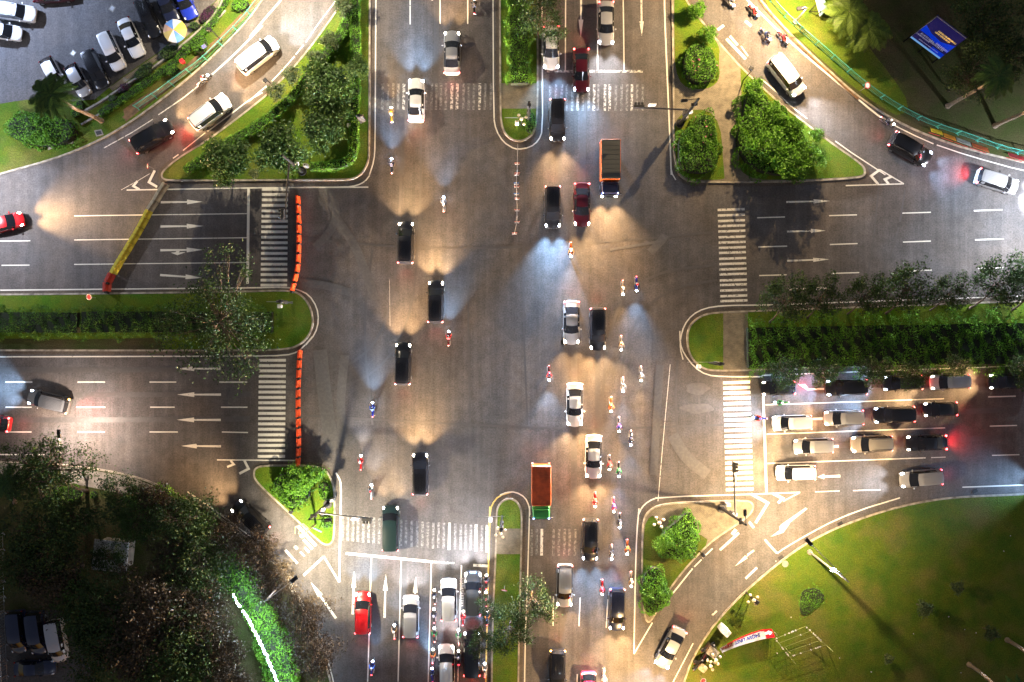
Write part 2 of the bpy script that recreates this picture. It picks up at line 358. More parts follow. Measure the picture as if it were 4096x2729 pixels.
for px in ([(190, 575), (212, 570), (222, 592), (196, 602)], [(222, 560), (246, 550), (256, 572), (230, 584)], [(256, 556), (290, 548), (298, 574), (264, 580)]):
    o = MB().prism(W(px), .13, .2).build('concrete_slab', CONC); tag(o, ['small cracked concrete cover slab nearest the frame edge by the palm', 'small concrete cover slab between the two other slabs', 'small concrete cover slab with yellow mark beside the drain'][('%d' % px[0][0] in ('222', '256')) + (px[0][0] == 256)], 'slab', 'concrete slabs on the verge')
o = thing('drain_inlet', 'square dark drain inlet with concrete rim beside the slip road verge', 'drain', P(398, 532, .13))
MB().prism(W([(379, 524), (408, 519), (417, 541), (388, 548)]), .13, .17).build('rim', CONC_D, o); MB().prism(W([(384, 528), (405, 524), (411, 538), (391, 543)]), .165, .175).build('grating', TRIM, o)
for k, c, lab in (('a1', (660, 480), 'square pale manhole cover in the car park beside the white van'), ('a1', (1010, 80), 'square manhole cover in the car park above the white sedan')):
    o = MB(); x, y = T(k, *c)
    o.cur = 0; o.prism(W([(x - 2, y - 17), (x + 16, y - 4), (x + 3, y + 16), (x - 15, y + 4)]), .13, .145); o.cur = 1; o.prism(W([(x - 1, y - 11), (x + 11, y - 2), (x + 2, y + 10), (x - 10, y + 2)]), .14, .15)
    tag(o.build('manhole_cover', [CONC_D, GALV]), lab, 'manhole', 'manhole covers')
o = MB().cyl(PT('d4', 212, 508, .13), .38, .06, seg=20).build('manhole_cover', CONC_D); tag(o, 'round concrete manhole cover in the lawn beside the curved road', 'manhole', 'manhole covers')
for k, x, y in (('a4', 565, 600), ('a4', 855, 845), ('a4', 1190, 1065), ('a4', 1540, 1215), ('a4', 1935, 1365), ('d4', 705, 148), ('d4', 172, 452), ('c4', 1912, 1355)):
    MB().box(PT(k, x, y, .012), (.6, .4, .02), rz=R(-38 if k == 'a4' else 30)).build('gully_grate', TRIM, road)

sheet('grass_patch', I_UR, [(2990, -160), (3060, 10), (3120, 95), (3225, 185), (3340, 290), (3450, 380), (3540, 440), (3600, 470), (3640, 420), (3560, 300), (3480, 200), (3400, 80), (3330, -40), (3290, -160)], GRASS_D, .136, 1)  # lighter grass colour stands in for lamplight along the park fence
# asphalt patches and repairs
for k, px in (('a3', [(590, 992), (700, 992), (700, 1390), (588, 1390)]), ('b3', [(552, 1072), (658, 1072), (650, 1568), (545, 1568)]), ('c3', [(545, 0), (645, 0), (640, 385), (540, 385)]), ('c3', [(655, 60), (785, 60), (785, 500), (735, 500), (735, 385), (650, 385)]),
              ('a3', [(608, 435), (745, 435), (745, 745), (600, 745)]), ('a3', [(752, -300), (865, -300), (865, 430), (755, 430)]), ('b2', [(1380, 160), (1480, 160), (1480, 420), (1400, 420)])):
    MB().poly([PT(k, *p) for p in px], .003).build('asphalt_patch', ASPH_D, road)

# ------------------------------------------------------------------ painted markings
ZP = .011
def lines(name, m, items, z=ZP):
    b = MB()
    for i, (k, pts, w) in enumerate(items):
        q = [PT(k, *p)[:2] for p in pts]
        if len(q) > 3: q = chaikin(q, 1, False)
        b.strip(q, w, z + i * .00012)
    return b.build(name, m, road)
e = .14
lines('edge_line', PAINT, [
    ('a2', [(1128, -700), (1128, 0), (1124, 700), (1121, 1300), (1112, 1440), (1070, 1568)], e), ('b2', [(1072, 50), (1030, 105), (960, 140), (860, 155), (480, 156)], e), ('b1', [(1135, 181), (2352, 160), (3300, 155)], e),
    ('a2', [(2172, -700), (2178, 0), (2182, 1050), (2205, 1170), (2270, 1275), (2352, 1325)], e), ('a3', [(112, 1325), (160, 1340), (270, 1322), (345, 1262), (382, 1170), (379, 600), (372, -700)], e),
    ('a3', [(1468, -700), (1472, 0), (1482, 300), (1512, 1000), (1535, 1568)], .16), ('b3', [(1532, -20), (1545, 40), (1575, 90)], .12),
    ('b1', [(-2000, 1090), (0, 1078), (2352, 1056)], e), ('b2', [(0, 1056), (330, 1052), (430, 1072), (530, 1120), (600, 1230), (616, 1350), (585, 1470), (500, 1568)], e),
    ('c1', [(-2000, 155), (0, 152), (2352, 145)], e), ('c2', [(0, 145), (320, 140), (430, 108), (500, 40), (560, -30)], e),
    ('c1', [(-2000, 1029), (0, 1027), (400, 1030)], e), ('c1', [(1945, 1075), (2352, 1078)], e), ('c2', [(0, 1078), (410, 1080)], e),
    ('c1', [(1680, 1360), (1990, 1568)], e), ('d1', [(1875, -5), (2040, 112), (2280, 290)], e), ('d2', [(240, 520), (320, 615), (400, 740), (470, 860), (540, 1000), (620, 1180), (700, 1380), (750, 1568), (790, 1800)], e),
    ('c2', [(768, 1190), (800, 1240), (815, 1290), (813, 1568)], .2), ('d2', [(813, -10), (800, 670)], .22), ('d2', [(800, 672), (660, 440)], .2),
    ('c3', [(268, 1568), (262, 1490), (225, 1410), (140, 1362), (60, 1365), (0, 1390)], e), ('d3', [(266, -10), (245, 700), (225, 1200), (212, 2200)], e),
    ('c3', [(1240, 1568), (1270, 1500), (1330, 1445), (1420, 1408), (2352, 1380)], e), ('d3', [(1245, 10), (1224, 250), (1213, 600), (1205, 1000), (1200, 1315)], e), ('d3', [(1200, 1315), (1365, 1035)], e),
    ('b3', [(1640, 1700), (1614, 1600), (1618, 1500), (1650, 1390), (1720, 1300), (1830, 1240), (2000, 1215), (2352, 1211)], e), ('b4', [(0, 1212), (2352, 1130), (4500, 1055)], e),
    ('c3', [(1611, -80), (1614, 30), (1645, 120), (1740, 245), (1850, 315), (2000, 330), (2352, 330)], e), ('c4', [(0, 318), (1360, 268), (2352, 230), (4500, 150)], e),
    ('b4', [(755, 141), (1275, 125)], e), ('b4', [(1275, 125), (1060, -2)], e), ('c4', [(-20, 1380), (345, 1366)], e), ('d4', [(962, 0), (680, 105), (430, 235), (200, 370), (140, 415)], e), ('c4', [(770, 1568), (960, 1500), (1240, 1415)], e), ('c4', [(1800, 1320), (2352, 1300), (4500, 1240)], e),
    ('a4', [(-300, -180), (0, 130), (280, 400), (560, 640), (840, 870), (1010, 1010), (1110, 1085)], .2), ('a4', [(1200, 1130), (1370, 1215), (1540, 1290)], .12), ('a4', [(1570, 1300), (1850, 1395), (2352, 1535), (3600, 1800)], .12),
    ('a4', [(0, 710), (70, 770), (150, 840)], .12), ('a4', [(165, 860), (280, 965), (410, 1065)], .12), ('a4', [(660, 1265), (800, 1365), (1110, 1568)], .13),
    ('a1', [(2352, 230), (2180, 410), (2040, 545), (1900, 668)], .18), ('a2', [(0, 330), (140, 160), (280, 0), (520, -300)], .2), ('a1', [(2352, 830), (2220, 905), (2100, 1000), (1860, 1180)], .13),
    ('a2', [(-5, 905), (80, 830), (150, 772)], .16), ('a2', [(195, 730), (300, 620), (400, 505)], .13), ('a2', [(410, 490), (480, 405)], .13), ('a2', [(500, 380), (600, 230), (760, 20), (900, -180)], .11)])
lines('edge_line', WORN2, [('a1', [(1840, 720), (1640, 880), (1420, 1030)], .12), ('a1', [(1370, 1070), (1180, 1190), (930, 1328)], .1), ('a1', [(1600, 1385), (1550, 1420)], .12), ('a1', [(1840, 1190), (1640, 1350)], .1), ('c3', [(1525, 220), (1480, 700), (1440, 1150), (1415, 1450)], .07), ('c4', [(480, 1362), (700, 1353)], .1), ('c4', [(820, 1350), (1065, 1343)], .12), ('d3', [(1550, 1568), (1730, 1220)], .12), ('b2', [(1250, 980), (1255, 1400)], .03)])
lines('edge_line', YELL, [('c2', [(2150, 1568), (2163, 1480), (2230, 1395), (2352, 1360)], .16), ('d2', [(2150, -5), (2136, 560), (2112, 1568), (2095, 2400)], .17)])
b = []
for x0, x1, y in ((1433, 1435, 220), (1702, 1704, 215), (1949, 1951, 216)): b.append(('a2', [(x0, -800), (x1, y)], .13))
for x0, x1, y in ((592, 585, 640), (868, 875, 630), (1093, 1112, 630)): b.append(('a3', [(x0, -800), (x1, y)], .13))
for y0, y1 in ((412, 392), (628, 608), (847, 830)): b.append(('b1', [(665, y0), (2212, y1)], .11))
b += [('b1', [(-400, 642), (272, 635)], .11), ('b1', [(15, 855), (265, 853)], .11)]
for y, sp in ((378, ((50, 290), (695, 942), (1340, 1580), (1965, 2215))), (603, ((50, 285), (685, 943), (1345, 1565), (1980, 2217))), (825, ((60, 283), (695, 940), (1340, 1593), (1988, 2222)))):
    for x0, x1 in sp: b.append(('c1', [(x0, y), (x1, y + (5 if x0 > 1900 and y > 800 else 0))], .13))
for x0, y0, x1, y1 in ((1087, 450, 1045, 1900), (1355, 475, 1318, 1900), (1625, 490, 1588, 1900)): b.append(('d2', [(x0, y0), (x1, y1)], .14))
for x0, y0, x1, y1 in ((478, 800, 475, 1062), (718, 810, 708, 1066), (966, 825, 952, 1080), (692, 1495, 688, 1750)): b.append(('d3', [(x0, y0), (x1, y1)], .13))
b += [('c4', [(35, 582), (1635, 527)], .13), ('c4', [(45, 845), (1645, 788)], .13), ('c4', [(50, 1107), (1470, 1057)], .12), ('c4', [(1520, 1055), (1650, 1050)], .09), ('c4', [(2030, 511), (2278, 504)], .14), ('c4', [(2045, 773), (2290, 766)], .13), ('c4', [(2065, 1035), (2310, 1028)], .12)]
for x0, y0, x1, y1 in ((-40, 429, 210, 422), (605, 410, 855, 403), (1262, 388, 1517, 380), (1903, 366, 2158, 357), (-30, 691, 230, 683), (612, 669, 860, 660), (1267, 647, 1517, 638), (1913, 627, 2172, 618), (-20, 947, 225, 940), (627, 928, 875, 920), (1280, 907, 1525, 898), (1940, 884, 2175, 876)): b.append(('b4', [(x0, y0), (x1, y1)], .13))
b += [('d3', [(1550, 770), (1725, 550)], .15), ('d3', [(1740, 535), (1805, 470)], .13), ('d3', [(1815, 455), (1905, 370)], .15), ('a3', [(2030, 350), (2200, 530)], .3), ('d2', [(428, 168), (592, 347)], .34), ('d2', [(318, 385), (425, 505)], .26), ('d3', [(2200, 640), (2302, 542)], .26)]
lines('lane_line', PAINT, b)
lines('lane_line', WORN2, [('d2', [(1895, 520), (1862, 1568)], .14), ('a3', [(2060, 325), (2130, 405)], .25), ('a3', [(2160, 415), (2222, 503)], .14), ('a3', [(1950, 270), (2005, 228)], .3), ('a3', [(2200, 190), (2250, 235)], .3), ('d3', [(1970, 385), (2140, 230)], .28), ('d3', [(2080, 245), (2115, 200)], .4), ('d3', [(2230, 130), (2275, 185)], .3),
    ('d3', [(1900, 970), (1942, 930)], .2), ('d2', [(490, 360), (530, 405)], .24), ('d2', [(400, 350), (425, 375)], .3), ('d2', [(480, 290), (560, 375)], .3), ('d2', [(480, 612), (660, 445)], .26), ('c4', [(345, 1366), (195, 1445)], .13), ('d4', [(30, 290), (85, 355), (140, 412)], .24), ('b1', [(1085, 180), (1235, 98), (1345, 32)], .06), ('d2', [(450, 400), (490, 440)], .2), ('d3', [(2215, 428), (2275, 388)], .2), ('a2', [(1625, 0), (1640, 4)], .1)])
lines('stop_line', PAINT, [('b1', [(2228, 165), (2218, 1020)], .3), ('c4', [(15, 500), (45, 1372)], .28)])
lines('stop_line', WORN2, [('d2', [(860, 414), (1640, 490)], .3), ('d2', [(2000, 520), (2130, 527)], .3)])
lines('stop_line', WORN, [('a3', [(420, 640), (1280, 640)], .28), ('d2', [(1640, 490), (1830, 503)], .25)])
lines('chevron', PAINT, [('b1', [(1250, 176), (1195, 145), (1232, 100)], .26), ('b1', [(1408, 152), (1335, 110), (1387, 5)], .28), ('b4', [(1060, -2), (982, 55), (1045, 128)], .28), ('b4', [(1165, 60), (1105, 85), (1140, 127)], .28),
    ('c1', [(2065, 1080), (2095, 1115), (2035, 1138)], .24), ('c1', [(2190, 1080), (2227, 1155), (2145, 1198)], .28), ('c4', [(100, 1376), (192, 1420), (148, 1462)], .3), ('c3', [(2250, 1380), (2400, 1462), (2290, 1640)], .3), ('a3', [(2225, 40), (2295, 90)], .3)])
def zebra(m, items):
    b = MB()
    for pts in items: b.add([(*PT(*p)[:2], ZP) for p in pts], ((3, 2, 1, 0),))
    return b.build('crosswalk', m, road)
def hz(k, ys, x0a, x1a, x0b, x1b, h, slope=0):
    out = []
    for i, y in enumerate(ys):
        t = i / (len(ys) - 1); x0 = x0a + (x0b - x0a) * t; x1 = x1a + (x1b - x1a) * t
        out.append([(k, x0, y + slope), (k, x1, y - slope), (k, x1, y + h - slope), (k, x0, y + h + slope)])
    return out
zebra(PAINT, hz('b2', [163, 209, 257, 306, 356, 403, 448, 498, 543, 591, 641, 688, 736, 785, 833, 878, 926, 976, 1021], 107, 342, 95, 333, 24))
zebra(PAINT, hz('c2', [170, 218, 265, 313, 363, 408, 455, 503, 551, 598, 646, 693, 740, 788, 838, 886, 933, 980, 1031], 80, 322, 70, 314, 25))
zebra(WORN2, hz('b3', [345, 395, 445, 490, 538, 590, 638, 685, 730, 783, 830, 878, 923, 977, 1018, 1068, 1118, 1162], 1950, 2192, 1975, 2217, 21, 4))
zebra(PAINT, hz('c3', [368, 416, 461, 508, 556, 606, 656, 703, 748, 796, 846, 893, 940, 988, 1040, 1088, 1133, 1178, 1228, 1276, 1326], 1998, 2240, 2025, 2270, 26, 4))
def vz(k, xs, y0, y1, w, tilt=0):
    return [[(k, x - w / 2, y0 + tilt * (x - xs[0])), (k, x + w / 2, y0 + tilt * (x - xs[0])), (k, x + w / 2 - 4, y1 + tilt * (x - xs[0])), (k, x - w / 2 - 4, y1 + tilt * (x - xs[0]))] for x in xs]
zebra(FAINT, vz('a2', [1190, 1237, 1285, 1330, 1435, 1482, 1530, 1580, 1630, 1670, 1712, 1757, 1915, 1962, 2008, 2108, 2160], 748, 985, 22)); zebra(WORN, vz('a2', [1380, 1810, 1858, 2060], 748, 985, 24))
zebra(FAINT, vz('a3', [450, 502, 555, 600, 650, 745, 797, 880, 1040, 1090, 1140, 1230, 1280], 757, 995, 22)); zebra(WORN, vz('a3', [700, 845, 942, 985, 1183], 757, 995, 22))
zebra(FAINT, vz('d2', [832, 878, 925, 970, 1017, 1065, 1112, 1160, 1260, 1355, 1400, 1450, 1500, 1547, 1595, 1643], 65, 300, 23, .09)); zebra(FAINT, vz('d2', [1305, 1690, 1738, 1840, 1890, 1935, 1980, 2080], 110, 340, 22, .07)); zebra(WORN2, vz('d2', [1788, 2026, 2124], 140, 382, 22, .06))
zebra(FAINT, vz('d3', [285, 330, 480, 530, 580, 625, 675], 195, 435, 22)); zebra(WORN2, vz('d3', [376], 195, 433, 24))
def arrow(m, k, a, b, neck, w=.26, hw=.55, tail=None):           # straight lane arrow: tail a, tip b, head starts at fraction neck
    A = PT(k, *a); B = PT(k, *b); d = (B - A); L = d.length; d.normalize(); n = Vector((-d.y, d.x, 0)); C = A + d * L * neck
    mb = MB(); z = Vector((0, 0, ZP))
    mb.add([A + n * w / 2 + z, A - n * w / 2 + z, C - n * w * .33 + z, C + n * w * .33 + z], ((0, 1, 2, 3),))
    mb.add([C + n * hw / 2 + z, C - n * hw / 2 + z, B + z], ((0, 1, 2),))
    if tail: mb.add([PT(k, *p) + z for p in tail], (tuple(range(len(tail))),))
    return mb.build('direction_arrow', m, road)
for a_, b_, n_ in (((1440, 290), (1815, 286), .63), ((1438, 507), (1825, 503), .61), ((1437, 720), (1818, 716), .62), ((1435, 942), (1815, 968), .6)): arrow(PAINT, 'b1', a_, b_, n_)
MB().add([PT('b1', *p, ZP) for p in ((1530, 742), (1572, 738), (1585, 722), (1612, 722), (1605, 738), (1662, 738), (1590, 764))], ((6, 5, 4, 3, 2, 1, 0),)).build('direction_arrow', PAINT, road)
for a_, b_ in (((1975, 258), (1590, 258)), ((1980, 490), (1588, 490)), ((1978, 717), (1586, 716)), ((1980, 953), (1625, 950))): arrow(PAINT, 'c1', a_, b_, .61)
for a_, b_ in (((222, 288), (615, 278)), ((228, 552), (575, 544)), ((228, 815), (608, 801)), ((240, 1070), (625, 1058))): arrow(WORN2, 'b4', a_, b_, .62, .22, .48)
for a_, b_, m_ in (((920, 960), (935, 572), PAINT), ((1205, 990), (1217, 598), WORN2), ((1468, 1000), (1487, 622), PAINT)): arrow(m_, 'd2', a_, b_, .62, .28, .56)
arrow(PAINT, 'a3', (730, -500), (724, 336), .81, .3, .55); arrow(WORN2, 'a3', (1262, -500), (1270, 325), .84, .28, .5)
arrow(PAINT, 'd2', (770, 995), (545, 672), .62, .3, .62); arrow(PAINT, 'd3', (2275, 388), (2105, 530), .4, .12, .42)
for a_, b_ in (((560, 706), (350, 712)), ((692, 953), (480, 960)), ((705, 1220), (500, 1227))): arrow(PAINT, 'c4', a_, b_, .7, .3, .6)
MB().add([PT('d4', *p, ZP) for p in ((395, 5), (412, 15), (195, 185), (255, 145), (195, 228), (82, 265), (165, 205), (160, 175), (185, 150))], ((0, 1, 2, 8), (8, 2, 7), (7, 2, 3, 4, 6), (6, 4, 5))).build('direction_arrow', PAINT, road)
MB().add([PT('c4', *p, ZP) for p in ((330, 400), (390, 395), (420, 435), (560, 432), (562, 447), (410, 450))], ((5, 4, 3, 2, 1, 0),)).build('direction_arrow', PAINT, road)
for i in range(12):                                              # worn rumble strip between the waiting cars
    MB().box(PT('d2', 1895, 640 + i * 22, .006), (.42, .10, .012)).build('rumble_bar', WORN, road)

# tyre arcs, dust drifts, oil and seams on the junction
TYRE = paint_mat('tyre_rubber_film', (.062, .056, .053), .75); DUST = paint_mat('road_dust', (.096, .089, .084), .98); OIL = paint_mat('oil_film', (.060, .055, .052), .8)
def marks(name, m, items, z):
    b = MB()
    for i, (pts, w) in enumerate(items): b.strip(chaikin([P(*p)[:2] for p in pts], 2, False), w, z + i * .0001)
    return b.build(name, m, road)
marks('tyre_mark', TYRE, [([(1140, 1500), (1400, 1480), (1560, 1300), (1600, 900), (1605, 500)], .28), ([(1140, 1560), (1450, 1545), (1640, 1330), (1680, 900), (1685, 500)], .25), ([(2870, 1060), (2600, 1090), (2440, 1250), (2400, 1700)], .3), ([(2870, 1120), (2650, 1160), (2500, 1330), (2460, 1750)], .26), ([(2900, 1700), (2300, 1720), (1700, 1690), (1180, 1660)], .25), ([(1180, 950), (1700, 1000), (2300, 980), (2850, 930)], .24), ([(2100, 700), (2090, 1200), (2110, 1700)], .2), ([(1880, 500), (1870, 1200), (1885, 1900)], .22),
    ([(3330, 700), (3345, 640), (3380, 612), (3440, 605)], .14), ([(2820, 1360), (2790, 1500), (2800, 1650)], .24), ([(2710, 1440), (2700, 1600), (2715, 1780)], .3), ([(1490, 1000), (1450, 1300), (1490, 1700)], .25), ([(3520, 700), (3490, 1000), (3470, 1100)], .2), ([(3620, 760), (3590, 950), (3530, 1090)], .2)], .0042)
marks('oil_streak', OIL, [([(x, y0), (x + random.uniform(-6, 6), (y0 + y1) / 2), (x + random.uniform(-8, 8), y1)], w) for x, y0, y1, w in ((1610, 200, 700, .7), (1745, 0, 500, .6), (1615, 2000, 2700, .7), (1500, 2200, 2700, .6), (2240, 300, 900, .7), (2335, 300, 1000, .7), (2430, 0, 700, .6), (2300, 1200, 2000, .7), (2390, 1300, 2200, .6), (2250, 2200, 2729, .6), (1830, 2300, 2729, .9))] + [([(3000, y), (3500, y - 24), (4000, y - 50)], .6) for y in (1570, 1690, 1800)] + [([(0, y), (500, y), (1000, y - 4)], .6) for y in (1480, 1580, 1680)], .0056)
marks('dust_drift', DUST, [([(1310, 750), (1350, 830), (1330, 920), (1260, 990)], .9), ([(1350, 880), (1420, 980), (1470, 1110), (1500, 1200)], 1.0), ([(1280, 1400), (1300, 1600), (1330, 1800)], 1.6), ([(1380, 1420), (1360, 1600), (1370, 1780)], 1.0), ([(1200, 1130), (1300, 1140), (1400, 1170)], .9), ([(2640, 1460), (2625, 1700), (2615, 1900)], .9), ([(2690, 1740), (2740, 1830), (2830, 1900)], 1.3), ([(2600, 1010), (2650, 960), (2660, 940)], .9), ([(2440, 1000), (2560, 980), (2640, 965)], .3)], .0082)
def blotch(cx, cy, rx, ry):
    return [(cx + math.cos(a) * rx * random.uniform(.7, 1.2), cy + math.sin(a) * ry * random.uniform(.7, 1.2)) for a in [2 * math.pi * i / 12 for i in range(12)]]
for cx, cy, rx, ry, m in ((2788, 1555, 52, 26, DUST), (2790, 1635, 70, 20, DUST)):
    MB().poly(chaikin(W(blotch(cx, cy, rx, ry)), 1), .0066).build('road_stain', m, road)
for x, y in ((1850, 640), (2500, 950), (3600, 900)):
    MB().cyl(P(x, y, .006), .34, .016, seg=20).build('manhole_lid', ASPH_D, road)
# ------------------------------------------------------------------ cars
# stations: x, half width, sill z, belt z, half width of top, top z ; idx: cowl, screen top, roof rear, rear screen base
CARS = {
 'mpv_car': dict(st=[(2.20, .50, .36, .58, .44, .62), (2.13, .70, .28, .70, .58, .76), (1.95, .81, .22, .80, .68, .86), (1.62, .84, .2, .86, .73, .95), (1.22, .85, .2, .92, .74, 1.03), (.48, .85, .2, .98, .64, 1.56), (-.2, .85, .2, 1.0, .66, 1.64), (-1.3, .85, .2, 1.0, .655, 1.64), (-1.92, .83, .22, 1.0, .60, 1.56), (-2.12, .80, .26, .98, .70, 1.05), (-2.2, .72, .32, .74, .62, .80), (-2.23, .55, .4, .58, .5, .6)], idx=(4, 5, 8, 9), ribs=True),
 'sedan_car': dict(st=[(2.28, .48, .36, .54, .44, .58), (2.2, .70, .28, .64, .60, .70), (2.0, .83, .22, .74, .72, .80), (1.5, .86, .2, .82, .76, .91), (1.02, .87, .2, .88, .74, .99), (.22, .87, .2, .92, .585, 1.39), (-.3, .87, .2, .93, .60, 1.45), (-.82, .87, .2, .94, .585, 1.41), (-1.55, .86, .22, .93, .69, 1.06), (-2.1, .79, .26, .90, .68, 1.02), (-2.24, .70, .32, .7, .6, .8), (-2.28, .52, .4, .56, .45, .58)], idx=(4, 5, 7, 8)),
 'hatchback_car': dict(st=[(1.9, .46, .36, .56, .42, .6), (1.84, .66, .28, .68, .56, .74), (1.66, .78, .22, .78, .68, .86), (1.3, .81, .2, .85, .70, .96), (1.0, .82, .2, .9, .70, 1.02), (.3, .82, .2, .95, .60, 1.46), (-.3, .82, .2, .96, .615, 1.52), (-1.15, .82, .2, .97, .58, 1.47), (-1.72, .79, .24, .95, .66, 1.08), (-1.84, .70, .32, .74, .6, .82), (-1.88, .52, .4, .58, .45, .6)], idx=(4, 5, 7, 8)),
 'suv_car': dict(st=[(2.3, .56, .42, .70, .5, .74), (2.24, .76, .34, .84, .66, .92), (2.05, .88, .28, .94, .76, 1.02), (1.65, .91, .26, 1.0, .80, 1.09), (1.18, .92, .26, 1.06, .80, 1.16), (.5, .92, .26, 1.1, .70, 1.72), (-.3, .92, .26, 1.12, .72, 1.80), (-1.4, .92, .26, 1.12, .71, 1.79), (-2.0, .90, .28, 1.12, .66, 1.72), (-2.2, .87, .32, 1.08, .76, 1.16), (-2.3, .78, .4, .84, .68, .9), (-2.33, .6, .46, .66, .52, .68)], idx=(4, 5, 8, 9), rails=True),
 'passenger_van': dict(st=[(2.35, .56, .38, .66, .5, .7), (2.28, .76, .3, .84, .66, .92), (2.1, .86, .24, .98, .74, 1.06), (1.8, .88, .22, 1.08, .77, 1.2), (1.5, .89, .22, 1.12, .76, 1.3), (.85, .89, .22, 1.16, .70, 1.82), (0, .89, .22, 1.18, .73, 1.92), (-1.6, .89, .22, 1.18, .72, 1.92), (-2.15, .88, .24, 1.16, .68, 1.86), (-2.3, .85, .3, 1.1, .76, 1.2), (-2.38, .78, .36, .8, .68, .86), (-2.4, .6, .42, .6, .5, .62)], idx=(4, 5, 8, 9)),
}
def section(st, i, n):
    x, w, zl, zb, wt, zt = st[i]
    bow = .19 if x > 0 else -.11
    half = [(w * .93, zl), (w, zl + .16 * (zb - zl) + .05), (w * 1.0, zb - .16 * (zb - zl)), (w * .965, zb), (wt, zt - .035), (wt * .55, zt + .005), (0, zt + .02)]
    pts = [(x + bow * (1 - (y / w) ** 2) * (1 if 0 < i < n - 1 else .5), y, z) for y, z in half]
    return pts + [(p[0], -p[1], p[2]) for p in reversed(pts[:-1])]
def panel(verts, faces, inset, lift, name, m):
    bm = bmesh.new(); mp = {}
    for f in faces:
        for v in f:
            if v not in mp: mp[v] = bm.verts.new(verts[v])
        bm.faces.new([mp[v] for v in f])
    bm.normal_update()
    r = bmesh.ops.inset_region(bm, faces=bm.faces[:], thickness=inset, use_even_offset=True)
    bmesh.ops.delete(bm, geom=r['faces'], context='FACES'); bm.normal_update()
    for v in bm.verts: v.co += v.normal * lift
    me = bpy.data.meshes.new(name); bm.to_mesh(me); bm.free(); me.materials.append(m)
    me.polygons.foreach_set('use_smooth', [True] * len(me.polygons)); return me
def car_parts(kind):
    d = CARS[kind]; st = d['st']; n = len(st); ic, iw, ir, ib = d['idx']
    V = []; [V.extend(section(st, i, n)) for i in range(n)]
    F = lambda i, j: (i * 13 + j, i * 13 + j + 1, (i + 1) * 13 + j + 1, (i + 1) * 13 + j)
    faces = [F(i, j) for i in range(n - 1) for j in range(12)] + [((i + 1) * 13, (i + 1) * 13 + 12, i * 13 + 12, i * 13) for i in range(n - 1)]
    faces += [tuple(range(12, -1, -1)), tuple((n - 1) * 13 + j for j in range(13))]
    mb = MB(); mb.add(V, faces); body = mb.mesh('car_body', CP['white'], 38)
    bm = bmesh.new(); bm.from_mesh(body); bmesh.ops.recalc_face_normals(bm, faces=bm.faces[:]); out = sum(f.normal.z for f in bm.faces if f.calc_center_median().z > 1.2); bm.to_mesh(body); bm.free()
    flip = lambda fs: [tuple(reversed(f)) for f in fs]
    test = Vector(V[F(ic, 5)[1]]) - Vector(V[F(ic, 5)[0]]); nn = test.cross(Vector(V[F(ic, 5)[2]]) - Vector(V[F(ic, 5)[1]]))
    fx = flip if nn.z < 0 else (lambda fs: fs)
    parts = [('body', body, 0)]
    parts.append(('windshield', panel(V, fx([F(i, j) for i in range(ic, iw) for j in (4, 5, 6, 7)]), .055, .014, 'windshield', GLASS), None))
    parts.append(('rear_window', panel(V, fx([F(i, j) for i in range(ir, ib) for j in (4, 5, 6, 7)]), .07, .014, 'rear_window', GLASS), None))
    parts.append(('side_window', panel(V, fx([F(i, 3) for i in range(ic, ib)]), .05, .012, 'side_window', GLASS), None))
    parts.append(('side_window', panel(V, fx([F(i, 8) for i in range(ic, ib)]), .05, .012, 'side_window', GLASS), None))
    xf = st[0][0]; xr = st[-1][0]; w = st[4][1]; zh = st[2][5]; zr = st[ib][5]
    for s in (1, -1):
        parts.append(('headlight', MB().ball((xf - .26, s * (w - .17), zh - .06), (.21, .11, .09), 10, 6).mesh('headlight', LM['warm'], 60), 'head'))
        parts.append(('taillight', MB().ball((xr + .13, s * (w - .12), zr - .10), (.11, .12, .14), 8, 6).mesh('taillight', LM['red'], 60), 'tail'))
        parts.append(('mirror', MB().ball((st[ic][0] - .28, s * (w + .10), st[ic][3] + .06), (.09, .13, .09), 8, 5).mesh('mirror', CP['white'], 60), 0))
    for xx in (xf - .82, xr + .78):
        for s in (1, -1):
            parts.append(('wheel', MB().cyl((xx, s * (w - .10), .31), .31, .2, 'Y', 18).mesh('wheel', RUBBER, 40), None, MB().cyl((xx, s * (w - .015), .31), .19, .05, 'Y', 14).mesh('rim', RIM, 40)))
    parts.append(('bumper', MB().rbox((xf - .06, 0, .40), (.22, w * 1.35, .16)).mesh('bumper', TRIM), None))
    parts.append(('number_plate', MB().box((xf + .055, 0, .42), (.012, .42, .13)).mesh('number_plate', PLATE), None))
    parts.append(('wiper', MB().tube([(st[ic][0] + .04, .3, st[ic][5] + .04), (st[ic][0] - .36, .02, st[ic][5] + .32)], .012, 4).tube([(st[ic][0] + .06, -.2, st[ic][5] + .04), (st[ic][0] - .34, -.42, st[ic][5] + .29)], .012, 4).mesh('wiper', TRIM), None))
    if d.get('ribs'):
        b = MB()
        for k in range(-3, 4): b.rbox((-.82, k * .155, 1.672), (2.0, .045, .03), b=.012)
        parts.append(('roof_rib', b.mesh('roof_rib', CP['white']), 0))
    if d.get('rails'):
        for s in (1, -1): parts.append(('roof_rail', MB().tube([(.35, s * .62, 1.74), (.2, s * .62, 1.84), (-1.75, s * .62, 1.84), (-1.95, s * .6, 1.74)], .025, 6).mesh('roof_rail', STEEL), None))
    # shut lines of the bonnet and doors
    b = MB()
    for s in (1, -1): b.tube([(st[2][0], s * st[2][4] * .9, st[2][5] + .012), (st[3][0], s * st[3][4] * .92, st[3][5] - .008), (st[ic][0] + .05, s * st[ic][4] * .9, st[ic][5] - .002)], .010, 4)
    parts.append(('panel_gap', b.mesh('panel_gap', TRIM), None))
    return parts, dict(xf=xf, xr=xr, w=w, zh=zh)
CARP = {}
